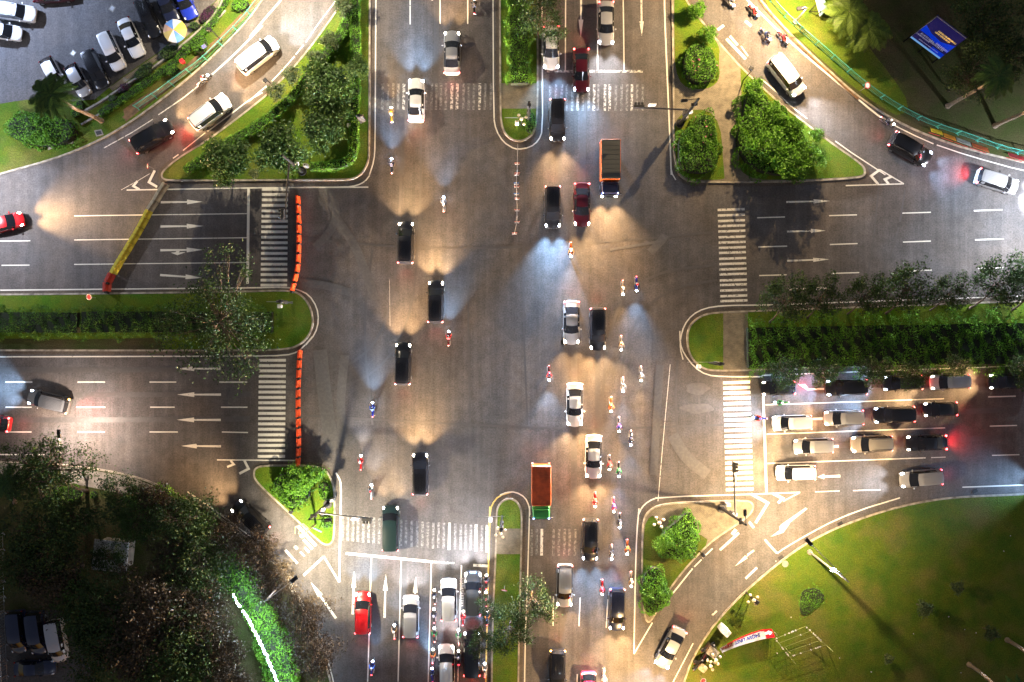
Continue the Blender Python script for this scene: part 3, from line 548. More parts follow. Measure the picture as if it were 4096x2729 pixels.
TINT = {'warm': (1, .62, .29), 'cool': (.36, .62, 1), 'white': (.90, .92, 1)}
HEADP = 158.
def make_car(kind, px, py, heading, paint, label, head='warm', tail='red', power=1., group=None, z=0., cat='car', brake=False, h=.8, pos=None):
    if kind not in CARP: CARP[kind] = car_parts(kind)
    parts, inf = CARP[kind]
    p = P(px, py, h) if pos is None else Vector(pos); t = thing(kind, label, cat, (p.x, p.y, z), R(heading), group, 1.0 if group else 1.07)
    for it in parts:
        o = link(it[0], it[1], t)
        if it[2] == 0: m = CP[paint]
        elif it[2] == 'head': m = LM[head] if head else LM['off']
        elif it[2] == 'tail': m = LM[tail] if tail else LM['redoff']
        else: m = None
        if m: o.material_slots[0].link = 'OBJECT'; o.material_slots[0].material = m
        if len(it) > 3: link('rim', it[3], o)
    rv = ((int(px) * 7 + int(py) * 13) % 10) / 10.
    if head and power:
        for s in (1, -1): light('headlight_beam', 'SPOT', (inf['xf'] + .12, s * (inf['w'] - .2), .72), HEADP * power, TINT[head], t, (1, s * (.07 + .05 * rv), -.05 - .03 * rv), 78 + round(rv * 3) * 8, 1., .2, True)
    if tail:
        light('taillight_glow', 'SPOT', (inf['xr'] - .12, 0, .85), (150. if brake else 16.) , (1, .03, .03), t, (-1, 0, -.35), 120, 1, .2)
    return t
# ------------------------------------------------------------------ trucks
def make_truck(px, py, heading, label, cab, boxtop, boxside, head='warm', power=1., L=6.2, tail=True, h=1.4, tarp=False):
    p = P(px, py, h); t = thing('box_truck', label, 'truck', (p.x, p.y, 0), R(heading)); hl = L / 2
    b = MB(); b.rbox((hl - .75, 0, 1.25), (1.5, 2.0, 1.7), b=.16); b.rbox((hl - .62, 0, 2.18), (1.0, 1.8, .25), b=.1); c = b.build('cab', CP[cab]); c.parent = t; c.location = (0, 0, 0)
    def part(n, mb, m, par=None, sm=None): return link(n, mb.mesh(n, m, sm), par or t)
    part('windshield', MB().box((hl + .006, 0, 1.72), (.04, 1.75, .62)), GLASS); 
    for s in (1, -1): part('side_window', MB().box((hl - .62, s * 1.003, 1.75), (.85, .03, .5)), GLASS)
    cb = MB().rbox((-.72, 0, 1.78), (L - 1.75, 2.16, 2.0), b=.05); cg = part('cargo_box', cb, boxside)
    b = MB()
    for i in range(9): b.rbox((-.72 - (L - 2.0) / 2 + (L - 2.0) * i / 8, 0, 2.80), (.07, 2.06, .05), b=.015)
    b.rbox((-.72, 0, 2.785), (L - 1.83, 2.08, .03), b=.01)
    part('roof_sheet', b, boxtop)
    part('chassis', MB().box((-.4, 0, .62), (L - .9, 1.3, .22)), TRIM)
    for x in (hl - 1.05, -hl + 1.15):
        for s in (1, -1): part('rim', MB().cyl((x, s * .99, .42), .24, .05, 'Y'), RIM, part('wheel', MB().cyl((x, s * .86, .42), .42, .26, 'Y', 18), RUBBER, None, 40))
    for s in (1, -1):
        part('headlight', MB().ball((hl + .0, s * .78, .78), (.12, .17, .14)), LM[head] if power else LM['off'], None, 60); part('taillight', MB().box((-hl + .12, s * .95, .72), (.06, .22, .14)), LM['red'])
        part('mirror', MB().rbox((hl - .1, s * 1.2, 1.8), (.1, .22, .36), b=.03), TRIM)
        part('marker_lamp', MB().ball((hl - .1, s * .85, 2.32), .06), LM['blue'])
        if power: light('headlight_beam', 'SPOT', (hl + .2, s * .75, .78), HEADP * power, TINT[head], t, (1, s * .08, -.06), 92, 1., .2, True)
    return t
# ------------------------------------------------------------------ motorcycles and riders
def skin_mesh(name, verts, edges, radii, m, root=0, sub=1):
    me = bpy.data.meshes.new(name + '_skeleton'); me.from_pydata(verts, edges, []); o = bpy.data.objects.new(name + '_skeleton', me); COL.objects.link(o)
    sk = o.modifiers.new('skin', 'SKIN')
    for i, v in enumerate(me.skin_vertices[0].data): v.radius = (radii[i], radii[i]); v.use_root = i == root
    s = o.modifiers.new('sub', 'SUBSURF'); s.levels = s.render_levels = sub
    dg = bpy.context.evaluated_depsgraph_get(); dg.update(); out = bpy.data.meshes.new_from_object(o.evaluated_get(dg))
    bpy.data.objects.remove(o); bpy.data.meshes.remove(me); out.name = name
    out.materials.clear(); out.materials.append(m); out.polygons.foreach_set('use_smooth', [True] * len(out.polygons)); return out
def rider_meshes():
    # seated on a scooter facing +x ; pelvis .84 above the road
    v = [(-.18, 0, .86), (-.14, 0, 1.02), (-.06, 0, 1.20), (0, 0, 1.36), (.03, 0, 1.47), (.07, 0, 1.60)]; e = [(i, i + 1) for i in range(5)]; r = [.125, .12, .135, .09, .055, .095]
    for s in (1, -1):
        k = len(v); v += [(0, s * .17, 1.33), (.14, s * .27, 1.12), (.38, s * .29, 1.04), (.46, s * .29, 1.03)]; e += [(3, k), (k, k + 1), (k + 1, k + 2), (k + 2, k + 3)]; r += [.065, .05, .036, .04]
        k = len(v); v += [(-.12, s * .11, .84), (.24, s * .19, .74), (.16, s * .18, .40), (.12, s * .18, .33), (.26, s * .19, .30)]; e += [(0, k), (k, k + 1), (k + 1, k + 2), (k + 2, k + 3), (k + 3, k + 4)]; r += [.09, .07, .05, .04, .035]
    body = skin_mesh('person', v, e, r, SKIN, 0, 2)
    bm = bmesh.new(); bm.from_mesh(body)
    mb = MB()
    for s in (1, -1):                                            # five bent fingers closed on each grip, nose, ears
        for k, dy in enumerate((-.035, -.012, .011, .032)):
            L = (.075, .085, .08, .062)[k]; y = s * (.29 + dy)
            mb.tube([(.47, y, 1.055), (.47 + L * .55, y, 1.06), (.47 + L * .75, y, 1.02), (.47 + L * .45, y, .995)], [.010, .0095, .009, .007], 5)
        mb.tube([(.45, s * .255, 1.03), (.475, s * .235, 1.01), (.50, s * .235, .995)], [.011, .010, .008], 5)
        mb.ball((.07, s * .098, 1.61), (.025, .012, .035), 6, 4); mb.ball((.155, s * .033, 1.63), .012, 6, 4)
    mb.tube([(.155, 0, 1.64), (.182, 0, 1.605), (.16, 0, 1.595)], [.01, .016, .01], 5)
    tmp = mb.mesh('tmp', SKIN); bm.from_mesh(tmp); bm.to_mesh(body); bm.free()
    jv = v[:5]; je = e[:4]; jr = [.15, .15, .168, .115, .075]
    tv = [v[0]]; te = []; tr = [.145]
    for s in (1, -1):
        k = len(jv); jv += [(0, s * .17, 1.33), (.14, s * .27, 1.12), (.36, s * .29, 1.045)]; je += [(3, k), (k, k + 1), (k + 1, k + 2)]; jr += [.083, .067, .052]
        k = len(tv); tv += [(-.12, s * .11, .84), (.24, s * .19, .74), (.16, s * .18, .42)]; te += [(0, k), (k, k + 1), (k + 1, k + 2)]; tr += [.108, .088, .066]
    jack = skin_mesh('jacket', jv, je, jr, TRIM, 0, 2); trou = skin_mesh('trousers', tv, te, tr, TRIM, 0, 2)
    b = MB().ball((.06, 0, 1.645), (.155, .135, .15), 14, 10); helm = b.mesh('helmet', CP['white'], 60)
    vis = MB().ball((.085, 0, 1.63), (.142, .118, .065), 12, 6).mesh('visor', GLASS, 60)
    shoes = [MB().ball((.2, s * .19, .295), (.14, .055, .05), 10, 6).mesh('shoe', TRIM, 60) for s in (1, -1)]
    return body, jack, trou, helm, vis, shoes
RIDER = rider_meshes()
def bike_meshes():
    o = []
    b = MB(); b.tube([(-.92, 0, .80), (-.7, 0, .80), (-.4, 0, .74), (-.1, 0, .60), (.2, 0, .50), (.4, 0, .62), (.56, 0, .86), (.62, 0, .98)], [.05, .12, .15, .13, .14, .16, .14, .06], 10)
    o.append(('body', b.mesh('body', CP['black'], 50), 0))
    o.append(('seat', MB().rbox((-.32, 0, .81), (.78, .27, .1), b=.04).mesh('seat', TRIM), None))
    for x in (-.66, .66):
        o.append(('wheel', MB().cyl((x, 0, .28), .28, .10, 'Y', 20).mesh('wheel', RUBBER, 40), None, MB().cyl((x, 0, .28), .17, .115, 'Y', 14).mesh('rim', RIM)))
    o.append(('fork', MB().tube([(.64, .07, .28), (.52, .07, .9)], .025).tube([(.64, -.07, .28), (.52, -.07, .9)], .025).mesh('fork', GALV), None))
    o.append(('handlebar', MB().tube([(.44, .38, 1.0), (.5, .2, 1.04), (.53, 0, 1.0), (.5, -.2, 1.04), (.44, -.38, 1.0)], .018).mesh('handlebar', STEEL), None))
    for s in (1, -1): o.append(('mirror', MB().tube([(.46, s * .3, 1.03), (.5, s * .36, 1.2)], .008, 4).ball((.5, s * .37, 1.22), (.02, .07, .045)).mesh('mirror', TRIM), None))
    o.append(('headlight', MB().ball((.67, 0, .94), (.12, .13, .10), 10, 6).mesh('headlight', LM['warm'], 60), 'head'))
    o.append(('taillight', MB().ball((-.93, 0, .82), (.06, .10, .06), 8, 5).mesh('taillight', LM['red'], 60), 'tail'))
    o.append(('number_plate', MB().box((-.98, 0, .68), (.015, .22, .14)).mesh('number_plate', PLATE), None))
    o.append(('exhaust', MB().tube([(0, -.12, .3), (-.4, -.16, .32), (-.85, -.17, .42)], [.03, .05, .055], 8).mesh('exhaust', GALV), None))
    return o
BIKE = bike_meshes()
CLOTH = {n: mat('cloth_' + n, c, .85) for n, c in (('black', (.012, .012, .014)), ('navy', (.015, .02, .06)), ('green', (.02, .22, .06)), ('red', (.4, .015, .02)), ('grey', (.16, .16, .17)), ('white', (.6, .6, .6)), ('blue', (.03, .09, .4)), ('tan', (.3, .2, .12)), ('purple', (.12, .04, .25)), ('orange', (.5, .14, .02)))}
def make_bike(px, py, heading, paint, label, jacket, helmet, rlabel, head='white', tail='red', power=.5, ride=True, z=0, h=.6, lean=0, group='motorcycles in the traffic'):
    p = P(px, py, h); t = thing('motorcycle', label, 'motorcycle', (p.x, p.y, z), R(heading), group)
    for it in BIKE:
        o = link(it[0], it[1], t); m = CP[paint] if it[2] == 0 else (LM[head] if head else LM['off']) if it[2] == 'head' else (LM[tail] if tail else LM['redoff']) if it[2] == 'tail' else None
        if m: o.material_slots[0].link = 'OBJECT'; o.material_slots[0].material = m
        if len(it) > 3: link('rim', it[3], o)
    if head and power: light('headlight_beam', 'SPOT', (.82, 0, .92), HEADP * power, TINT[head], t, (1, 0, -.08), 74, 1., .14, True)
    if ride:
        body, jack, trou, helm, vis, shoes = RIDER
        r = link('person', body); r.location = (p.x, p.y, z); r.rotation_euler = (0, 0, R(heading)); tag(r, rlabel, 'person', 'motorcycle riders')
        def cl(n, me, m):
            o = link(n, me, r); o.material_slots[0].link = 'OBJECT'; o.material_slots[0].material = m; return o
        cl('jacket', jack, CLOTH[jacket]); cl('trousers', trou, CLOTH['black' if jacket != 'black' else 'navy']); hh = cl('helmet', helm, CP[helmet]); link('visor', vis, hh)
        for s in shoes: link('shoe', s, r)
    return t
# ------------------------------------------------------------------ vegetation
def leaf_mesh(name, cen, size, m, tint=None, flat=.9, aspect=.5):
    cen = np.asarray(cen, float); n = len(cen)
    nor = RNG.normal(size=(n, 3)) * .75 + np.array([0, 0, flat]); nor /= np.linalg.norm(nor, axis=1)[:, None]
    a = RNG.normal(size=(n, 3)); a -= nor * (a * nor).sum(1)[:, None]; a /= np.linalg.norm(a, axis=1)[:, None]; b = np.cross(nor, a)
    L = (size * RNG.uniform(.65, 1.35, n))[:, None]
    v = np.empty((n, 4, 3)); v[:, 0] = cen - a * L * .5; v[:, 1] = cen + b * L * aspect * .5 + nor * L * .06; v[:, 2] = cen + a * L * .5; v[:, 3] = cen - b * L * aspect * .5 + nor * L * .06
    me = bpy.data.meshes.new(name); me.vertices.add(n * 4); me.vertices.foreach_set('co', v.ravel())
    me.loops.add(n * 4); me.loops.foreach_set('vertex_index', np.arange(n * 4, dtype=np.int32))
    me.polygons.add(n); me.polygons.foreach_set('loop_start', np.arange(0, n * 4, 4, dtype=np.int32))
    me.update(calc_edges=True)
    at = me.attributes.new('tint', 'FLOAT', 'FACE')
    t = RNG.uniform(0, 1, n) if tint is None else np.clip(np.asarray(tint) * .65 + RNG.uniform(-.1, .45, n), 0, 1)
    at.data.foreach_set('value', t.astype(np.float32)); me.materials.append(m); return me
def clumps(n, rx, ry, rz, z0, m, cr, flat=.7):
    """leaf centres: n clumps spread through an uneven ellipsoid, m leaves each"""
    out = []; tint = []; cl = []
    for _ in range(n):
        d = RNG.normal(size=3); d /= np.linalg.norm(d); q = RNG.uniform(.25, 1) ** .45
        wob = 1 + .22 * math.sin(3 * math.atan2(d[1], d[0]) + n) + .12 * math.sin(5 * math.atan2(d[1], d[0]) + 2 * n)
        c = np.array([d[0] * rx * q * wob, d[1] * ry * q * wob, z0 + d[2] * rz * q]); cl.append(c)
        pts = c + RNG.normal(size=(m, 3)) * np.array([cr, cr, cr * flat]) * RNG.uniform(.6, 1.2); out.append(pts); tint.append(np.full(m, RNG.uniform(0, 1)))
    return np.concatenate(out), np.concatenate(tint), cl
def wood(h, cl, r0, lean=(0, 0), m=None, twigs=14):
    b = MB(); top = Vector((lean[0], lean[1], h)); n = 5
    path = [Vector((lean[0] * t ** 1.6 + .08 * math.sin(t * 5), lean[1] * t ** 1.6 + .07 * math.cos(t * 4), h * t)) for t in [i / n for i in range(n + 1)]]
    b.tube(path, [r0 * (1.25 if i == 0 else 1 - .5 * i / n) for i in range(n + 1)], 8)
    idx = RNG.permutation(len(cl))[:twigs]
    for i in idx:
        c = Vector(cl[i]); s = path[-1 - random.randint(0, 2)]; mid = s.lerp(c, .5) + Vector((random.uniform(-.3, .3), random.uniform(-.3, .3), .15))
        b.tube([s, s.lerp(mid, .55), mid, mid.lerp(c, .6), c], [r0 * .42, r0 * .33, r0 * .24, r0 * .15, r0 * .05], 5)
        for k in range(2):
            e_ = c + Vector((random.uniform(-.7, .7), random.uniform(-.7, .7), random.uniform(-.2, .4))); b.tube([mid, mid.lerp(e_, .5), e_], [r0 * .16, r0 * .1, r0 * .03], 4)
    return b.mesh('trunk', m or BARK, 50)
def tree_proto(n, m, rx, ry, rz, z0, leaf, size, r0, cr=.5, lean=(0, 0), twigs=14, trunk_h=None):
    pts, t, cl = clumps(n, rx, ry, rz, z0, m, cr); pts += np.array([lean[0], lean[1], 0]); cl = [c + np.array([lean[0], lean[1], 0]) for c in cl]
    return leaf_mesh('crown', pts, size, leaf, t), wood(trunk_h or z0 - rz * .5, cl, r0, lean, None, twigs)
PR = {}
def proto(key):
    if key in PR: return PR[key]
    if key.startswith('forest'):
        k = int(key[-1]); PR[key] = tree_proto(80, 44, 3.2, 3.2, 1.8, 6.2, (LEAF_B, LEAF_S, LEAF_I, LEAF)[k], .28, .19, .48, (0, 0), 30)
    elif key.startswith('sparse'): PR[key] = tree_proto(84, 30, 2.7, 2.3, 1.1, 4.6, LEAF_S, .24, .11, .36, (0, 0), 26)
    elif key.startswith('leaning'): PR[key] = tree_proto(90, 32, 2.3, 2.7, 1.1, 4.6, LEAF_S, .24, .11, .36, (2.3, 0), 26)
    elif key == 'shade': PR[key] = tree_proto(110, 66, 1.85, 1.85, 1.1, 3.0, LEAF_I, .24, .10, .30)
    elif key == 'young': PR[key] = tree_proto(36, 34, .85, .85, .75, 2.2, LEAF_G, .2, .06, .22, (0, 0), 10)
    elif key == 'fresh': PR[key] = tree_proto(48, 46, 1.15, 1.15, .9, 2.0, LEAF, .21, .07, .25, (0, 0), 10)
    return PR[key]
def tree(key, px, py, h, label, sc=1., group=None, name='tree', sx=1., flowers=False, base=None, cat='tree'):
    cr, tr = proto(key); p = P(px, py, h)
    t = thing(name, label, cat, (p.x, p.y, .1), random.uniform(0, 6.28), group, sc); t.scale = (sc * sx, sc, sc)
    link('trunk', tr, t); link('crown', cr, t); return t
def bush_pts(px, h, dens, rz=.5):
    """leaf centres over a rounded block with the plan outline px (photograph px at its top)"""
    pts = chaikin([P(x, y, h)[:2] for x, y in px], 2); xs = [p.x for p in pts]; ys = [p.y for p in pts]
    cx, cy = sum(xs) / len(xs), sum(ys) / len(ys); ang = np.array([math.atan2(p.y - cy, p.x - cx) for p in pts]); rad = np.array([math.hypot(p.x - cx, p.y - cy) for p in pts]); o = np.argsort(ang); ang, rad = ang[o], rad[o]
    area = math.pi * (rad ** 2).mean(); n = int(area * dens)
    th = RNG.uniform(-math.pi, math.pi, n); q = np.sqrt(RNG.uniform(0, 1, n)); rr = np.interp(th, ang, rad, period=2 * math.pi)
    lump = 1 + .12 * np.sin(th * 4 + cx) + .09 * np.sin(th * 9 + cy)
    top = h * np.power(np.clip(1 - q ** 5, 0, 1), .5) * (1 + .10 * np.sin(rr * q * 3.1 + th * 3) + .06 * RNG.normal(size=n))
    z = np.maximum(.15, top - np.abs(RNG.normal(size=n)) * .16 - (RNG.uniform(0, 1, n) < .25) * RNG.uniform(0, .6, n) * h)
    edge = q > .86; z = np.where(edge, RNG.uniform(.15, 1, n) * np.maximum(top, .3), z)
    qq = q * np.where(edge, lump, 1)
    c = np.stack([cx + np.cos(th) * rr * qq, cy + np.sin(th) * rr * qq, z], 1)
    tint = .5 + .3 * np.sin(c[:, 0] * 2.3) * np.sin(c[:, 1] * 2.1) + .2 * np.sin(c[:, 0] * 5.1 + c[:, 1] * 4.3)
    core = []
    for a, r_ in zip(ang[::2], rad[::2]): core.append((cx + math.cos(a) * r_ * .86, cy + math.sin(a) * r_ * .86))
    return c, tint, core, (cx, cy)
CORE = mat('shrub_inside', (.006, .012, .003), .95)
def bush(px, h, label, leaf=LEAF, dens=150, size=.19, name='bush', blossom=0, group=None, cat='bush'):
    c, t, core, cen = bush_pts(px, h, dens)
    r = thing(name, label, cat, (cen[0], cen[1], .1), 0, group)
    off = np.array([cen[0], cen[1], .1]); link('foliage', leaf_mesh('foliage', c - off, size, leaf, t), r)
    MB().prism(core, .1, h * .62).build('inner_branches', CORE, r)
    if blossom:
        k = RNG.choice(len(c), blossom); f = c[k] - off; f[:, 2] += .12
        link('blossom', leaf_mesh('blossom', f, .2, BLOOM, None, 1.2, .9), r)
    return r
def hedge(px, w, h, label, leaf=LEAF, dens=190, size=.15, group='clipped hedges', rag=.14):
    pts = chaikin([P(x, y, h)[:2] for x, y in px], 1, False); seg = [(pts[i], pts[i + 1]) for i in range(len(pts) - 1)]; L = [(b - a).length for a, b in seg]; tot = sum(L)
    n = int(tot * (w + h * 1.3) * dens); s = RNG.choice(len(seg), n, p=np.array(L) / tot); u = RNG.uniform(-.02, 1.02, n)
    A = np.array([a for a, b in seg])[s]; B = np.array([b for a, b in seg])[s]; d = (B - A) / np.linalg.norm(B - A, axis=1)[:, None]; nn = np.stack([-d[:, 1], d[:, 0]], 1)
    top = RNG.uniform(0, 1, n) < w / (w + h * 1.3); sd = RNG.choice([-1, 1], n); base = A + (B - A) * u[:, None]; wv = w / 2 * (1 + rag * np.sin(base[:, 0] * 3.7 + base[:, 1] * 2.9) * np.sin(base[:, 0] * .9 + 1) + rag * .8 * np.sin(base[:, 0] * 1.3 + base[:, 1] * 1.1) + .08 * RNG.normal(size=n))
    off = np.where(top, RNG.uniform(-1, 1, n) * wv, sd * wv)
    z = np.where(top, h * (1 + rag * 1.2 * np.sin(base[:, 0] * 2.5 + base[:, 1] * 3.1) * np.sin(off * 2.3 + base[:, 0] * 1.7)) + .05 * RNG.normal(size=n), RNG.uniform(.1, 1, n) * h)
    c = np.concatenate([base + nn * off[:, None], z[:, None]], 1); tint = .5 + .4 * np.sin(base[:, 0] * 4.3 + base[:, 1] * 3.3)
    m0 = pts[len(pts) // 2]; r = thing('hedge', label, 'hedge', (m0.x, m0.y, .1), 0, group)
    link('foliage', leaf_mesh('foliage', c - np.array([m0.x, m0.y, .1]), size, leaf, tint, .6), r)
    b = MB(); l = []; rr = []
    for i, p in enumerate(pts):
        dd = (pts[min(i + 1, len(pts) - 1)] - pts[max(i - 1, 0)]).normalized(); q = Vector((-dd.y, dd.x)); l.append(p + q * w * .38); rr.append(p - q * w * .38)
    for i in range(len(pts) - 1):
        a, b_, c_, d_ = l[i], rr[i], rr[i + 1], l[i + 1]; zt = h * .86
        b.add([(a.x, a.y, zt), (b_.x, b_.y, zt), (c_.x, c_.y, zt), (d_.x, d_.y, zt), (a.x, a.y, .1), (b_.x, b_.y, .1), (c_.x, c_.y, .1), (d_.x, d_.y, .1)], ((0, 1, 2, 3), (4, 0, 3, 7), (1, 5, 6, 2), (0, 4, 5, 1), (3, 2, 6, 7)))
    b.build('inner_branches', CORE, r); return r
def frond_crown(n=18, L=2.6, m=LEAF_Y, droop=1.0, lw=.5):
    vs = []; fs = []; tint = []
    for i in range(n):
        a = 2 * math.pi * i / n + random.uniform(-.2, .2); up = random.uniform(.25, 1.0); LL = L * random.uniform(.8, 1.1); prev = None
        for k in range(30):
            t = (k + 1) / 30; r_ = LL * t * (1 - .12 * t); z = up * LL * .55 * t - droop * LL * .62 * t * t
            c = Vector((math.cos(a) * r_, math.sin(a) * r_, z)); dr = Vector((math.cos(a), math.sin(a), up * .5 - droop * 1.1 * t)).normalized(); sd = Vector((-math.sin(a), math.cos(a), 0))
            ll = lw * (math.sin(math.pi * min(1, t * .93 + .08)) * .85 + .2) * LL / 2.6
            for s in (-1, 1):
                tip = c + (sd * s * .8 + dr * .65 + Vector((0, 0, -.25))) * ll; o = len(vs); wv = dr * .05 * LL / 2.6
                vs += [c - wv, c + wv, tip + wv * .3, tip - wv * .3]; fs.append((o, o + 1, o + 2, o + 3)); tint.append(random.uniform(.1, 1) * (.6 + .4 * up))
        # rachis
        for k in range(6):
            pass
    me = bpy.data.meshes.new('crown'); me.from_pydata([tuple(v) for v in vs], [], fs); at = me.attributes.new('tint', 'FLOAT', 'FACE'); at.data.foreach_set('value', tint); me.materials.append(m); return me
PALM = {}
def palm(base, top, h, label, m=LEAF_Y, L=2.6, r=.19, n=18, key='y', crown=True, lw=.5, group='palm trees'):
    B = P(*base, .1); Tp = P(*top, h); t = thing('palm_tree', label, 'palm tree', B, 0, group)
    b = MB(); N = 14; path = [(Tp - B) * (i / N) + Vector((.12 * math.sin(i * .7), .1 * math.sin(i * .5 + 1), 0)) * (i / N) for i in range(N + 1)]
    b.tube(path, [r * (1.7 if i == 0 else 1.15 - .45 * i / N + (.02 if i % 2 else 0)) for i in range(N + 1)], 10)
    link('trunk', b.mesh('trunk', PALMBARK, 60), t)
    if key not in PALM: PALM[key] = frond_crown(n, L, m, 1.0, lw)
    c = link('crown', PALM[key], t); c.location = path[-1]; c.rotation_euler = (0, 0, random.uniform(0, 6)); return t

# hedges and shrubs of the upper left island
hedge([(737, 683), (850, 612), (937, 552), (1010, 516), (1100, 448), (1190, 362), (1250, 275), (1330, 180), (1382, 105), (1402, 10), (1406, -70)], 1.05, 1.0, 'long clipped hedge curving along the upper left slip road side of the island')
hedge([(1418, -60), (1420, 60), (1420, 300), (1415, 480), (1412, 600), (1395, 645), (1330, 662), (1240, 665)], 1.0, 1.0, 'clipped hedge with a rounded corner on the road side of the upper left island')
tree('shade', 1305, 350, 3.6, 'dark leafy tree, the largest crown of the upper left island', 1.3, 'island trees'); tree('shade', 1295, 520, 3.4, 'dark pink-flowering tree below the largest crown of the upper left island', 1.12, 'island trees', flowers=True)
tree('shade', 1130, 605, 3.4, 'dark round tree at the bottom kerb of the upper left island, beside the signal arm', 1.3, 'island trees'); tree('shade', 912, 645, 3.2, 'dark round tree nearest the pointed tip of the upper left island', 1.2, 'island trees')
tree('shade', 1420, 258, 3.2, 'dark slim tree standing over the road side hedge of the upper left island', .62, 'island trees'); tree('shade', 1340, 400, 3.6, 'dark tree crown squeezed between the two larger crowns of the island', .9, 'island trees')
for x, y, lab in ((1318, 165, 'small grey-green tree beside the curved hedge, third from the island tip'), (1265, 235, 'small grey-green tree beside the curved hedge, second from the island tip'), (1168, 300, 'small young tree on the slip road edge beside the upper hedge'), (1102, 365, 'small young tree by the roadside floodlight on the upper left island'), (1370, 30, 'small young tree at the top end of the upper left island'), (1010, 690, 'low leafy sapling between the two dark trees at the bottom kerb')):
    tree('young', x, y, 2.2, lab, 1.0 if y < 600 else .6, 'young trees on the upper left island')
# median plants
hedge([(2075, -120), (2076, 100), (2078, 330)], 2.6, 1.3, 'thick clipped hedge down the middle of the upper median', dens=160)
bush([(2095, 442), (2140, 440), (2146, 500), (2120, 545), (2098, 520)], .7, 'bright low shrub on the round tip of the upper median', dens=220, size=.13)
hedge([(-200, 1288), (120, 1290), (305, 1291)], 3.0, 1.1, 'broad dark hedge on the left median, cut off by the picture edge', LEAF_M, dens=130, rag=.24)
hedge([(322, 1288), (700, 1288), (1085, 1289)], 3.1, 1.1, 'long broad dark hedge on the left median under the wide tree', LEAF_M, dens=130, rag=.24)
hedge([(2995, 1392), (3400, 1385), (3800, 1378), (4300, 1370)], 6.0, 1.2, 'massive overgrown hedge filling the right median', LEAF, dens=95, size=.2, rag=.26)
for x, y, sc, lab in ((3080, 1205, .95, 'thin-leaved median tree nearest the paved crossing of the right median'), (3230, 1195, .85, 'thin-leaved tree over the worn lane arrow on the upper edge of the right median'), (3390, 1185, .8, 'thin-leaved tree, third along the upper edge of the right median'), (3545, 1165, 1.0, 'spiky thin-leaved tree casting two long trunk shadows across the upper lanes'), (3720, 1175, .75, 'small thin-leaved tree left of the two dense roadside crowns'), (3880, 1120, 1.05, 'dense dark crown leaning over the upper lanes on the right median'), (4050, 1125, 1.05, 'dense dark crown at the right picture edge over the upper lanes'),
                      (3105, 1480, .8, 'thin-leaved tree overhanging the first dark car at the stop line'), (3260, 1475, .7, 'thin-leaved tree over the gap behind the first waiting dark car'), (3440, 1470, .75, 'thin-leaved tree over the second waiting dark car on the median kerb'), (3610, 1485, .72, 'thin-leaved tree covering the roof of the third waiting car'), (3800, 1455, .55, 'small thin-leaved tree above the waiting silver wagon'), (4030, 1465, .85, 'thin-leaved tree above the bright headlights at the right edge')):
    up = y < 1300; y += 20 if y < 1130 else 0; sc *= 1.12 if up else .92; t = tree('leaning' + str(int(x) % 2), x, y + (80 if up else -70) * sc, 0, lab, sc, 'trees overhanging the right median'); t.rotation_euler = (0, 0, R(90 if up else -90) + random.uniform(-.25, .25))
PR['wide'] = tree_proto(180, 36, 5.8, 6.8, 1.6, 6.0, LEAF_S, .28, .2, .6, (0, 0), 44)
tr = tree('wide', 865, 1290, 6.0, 'wide thin-leaved tree spreading over the left median and both roadways', 1.0, name='tree'); tr.rotation_euler = (0, 0, .1)
tree('sparse1', 2170, 85, 4.4, 'thin-leaved tree hanging over the silver sedan from the upper median', .95, 'trees on the upper and lower medians'); tree('sparse0', 2160, -40, 4.4, 'thin-leaved tree cut by the top picture edge on the upper median', .9, 'trees on the upper and lower medians')
for x, y, sc, lab in ((2130, 2410, 1.0, 'thin-leaved tree leaning over the right lanes from the lower median'), (1965, 2460, .62, 'thin-leaved tree over the waiting motorcycles beside the lower median'), (1930, 2585, .66, 'thin-leaved tree covering the black van on the lower median side'), (2040, 2530, .9, 'thin-leaved tree in the middle of the lower median')):
    tree('sparse' + str(x % 2), x, y, 4.4, lab, sc, 'trees on the upper and lower medians')
# upper right island
bush([(2745, 175), (2790, 150), (2850, 165), (2880, 230), (2882, 300), (2850, 332), (2780, 335), (2738, 300), (2728, 240)], 2.0, 'round bright green bush with pink blossom, topmost on the upper right island', blossom=14, size=.21)
bush([(2790, 450), (2830, 432), (2870, 445), (2880, 520), (2892, 640), (2870, 700), (2790, 708), (2715, 690), (2705, 600), (2715, 520), (2760, 490)], 1.9, 'large bright bush with pink blossom beside the mast arm signal pole', blossom=12, size=.21)
bush([(2980, 330), (3030, 320), (3070, 345), (3078, 390), (3140, 420), (3210, 480), (3260, 560), (3322, 660), (3210, 715), (3110, 722), (3010, 690), (2945, 610), (2935, 520), (2965, 460)], 2.2, 'sprawling bright green shrub filling the pointed end of the upper right island', size=.24, dens=130)
for x, y, sc, lab in ((2795, 30, .8, 'small leafy tree at the top of the upper right island'), (2835, 128, .8, 'small bright tree between the round bush and the slip road arrow'), (3022, 355, .95, 'leafy treetop beside the tall pole on the upper right island'), (3105, 440, .85, 'rounded treetop on the slip road edge of the sprawling shrub'), (3178, 505, .85, 'rounded treetop lower along the sprawling shrub'), (3282, 530, .6, 'lone sapling at the kerb of the pointed upper right island'), (3060, 590, 1.5, 'broad leafy crown in the middle of the sprawling shrub'), (3160, 660, 1.45, 'broad leafy crown at the bottom kerb of the pointed island'), (3220, 620, 1.2, 'leafy crown toward the pointed end of the island')):
    tree('fresh', x, y, 2.4, lab, sc, 'bright trees on the upper right island')
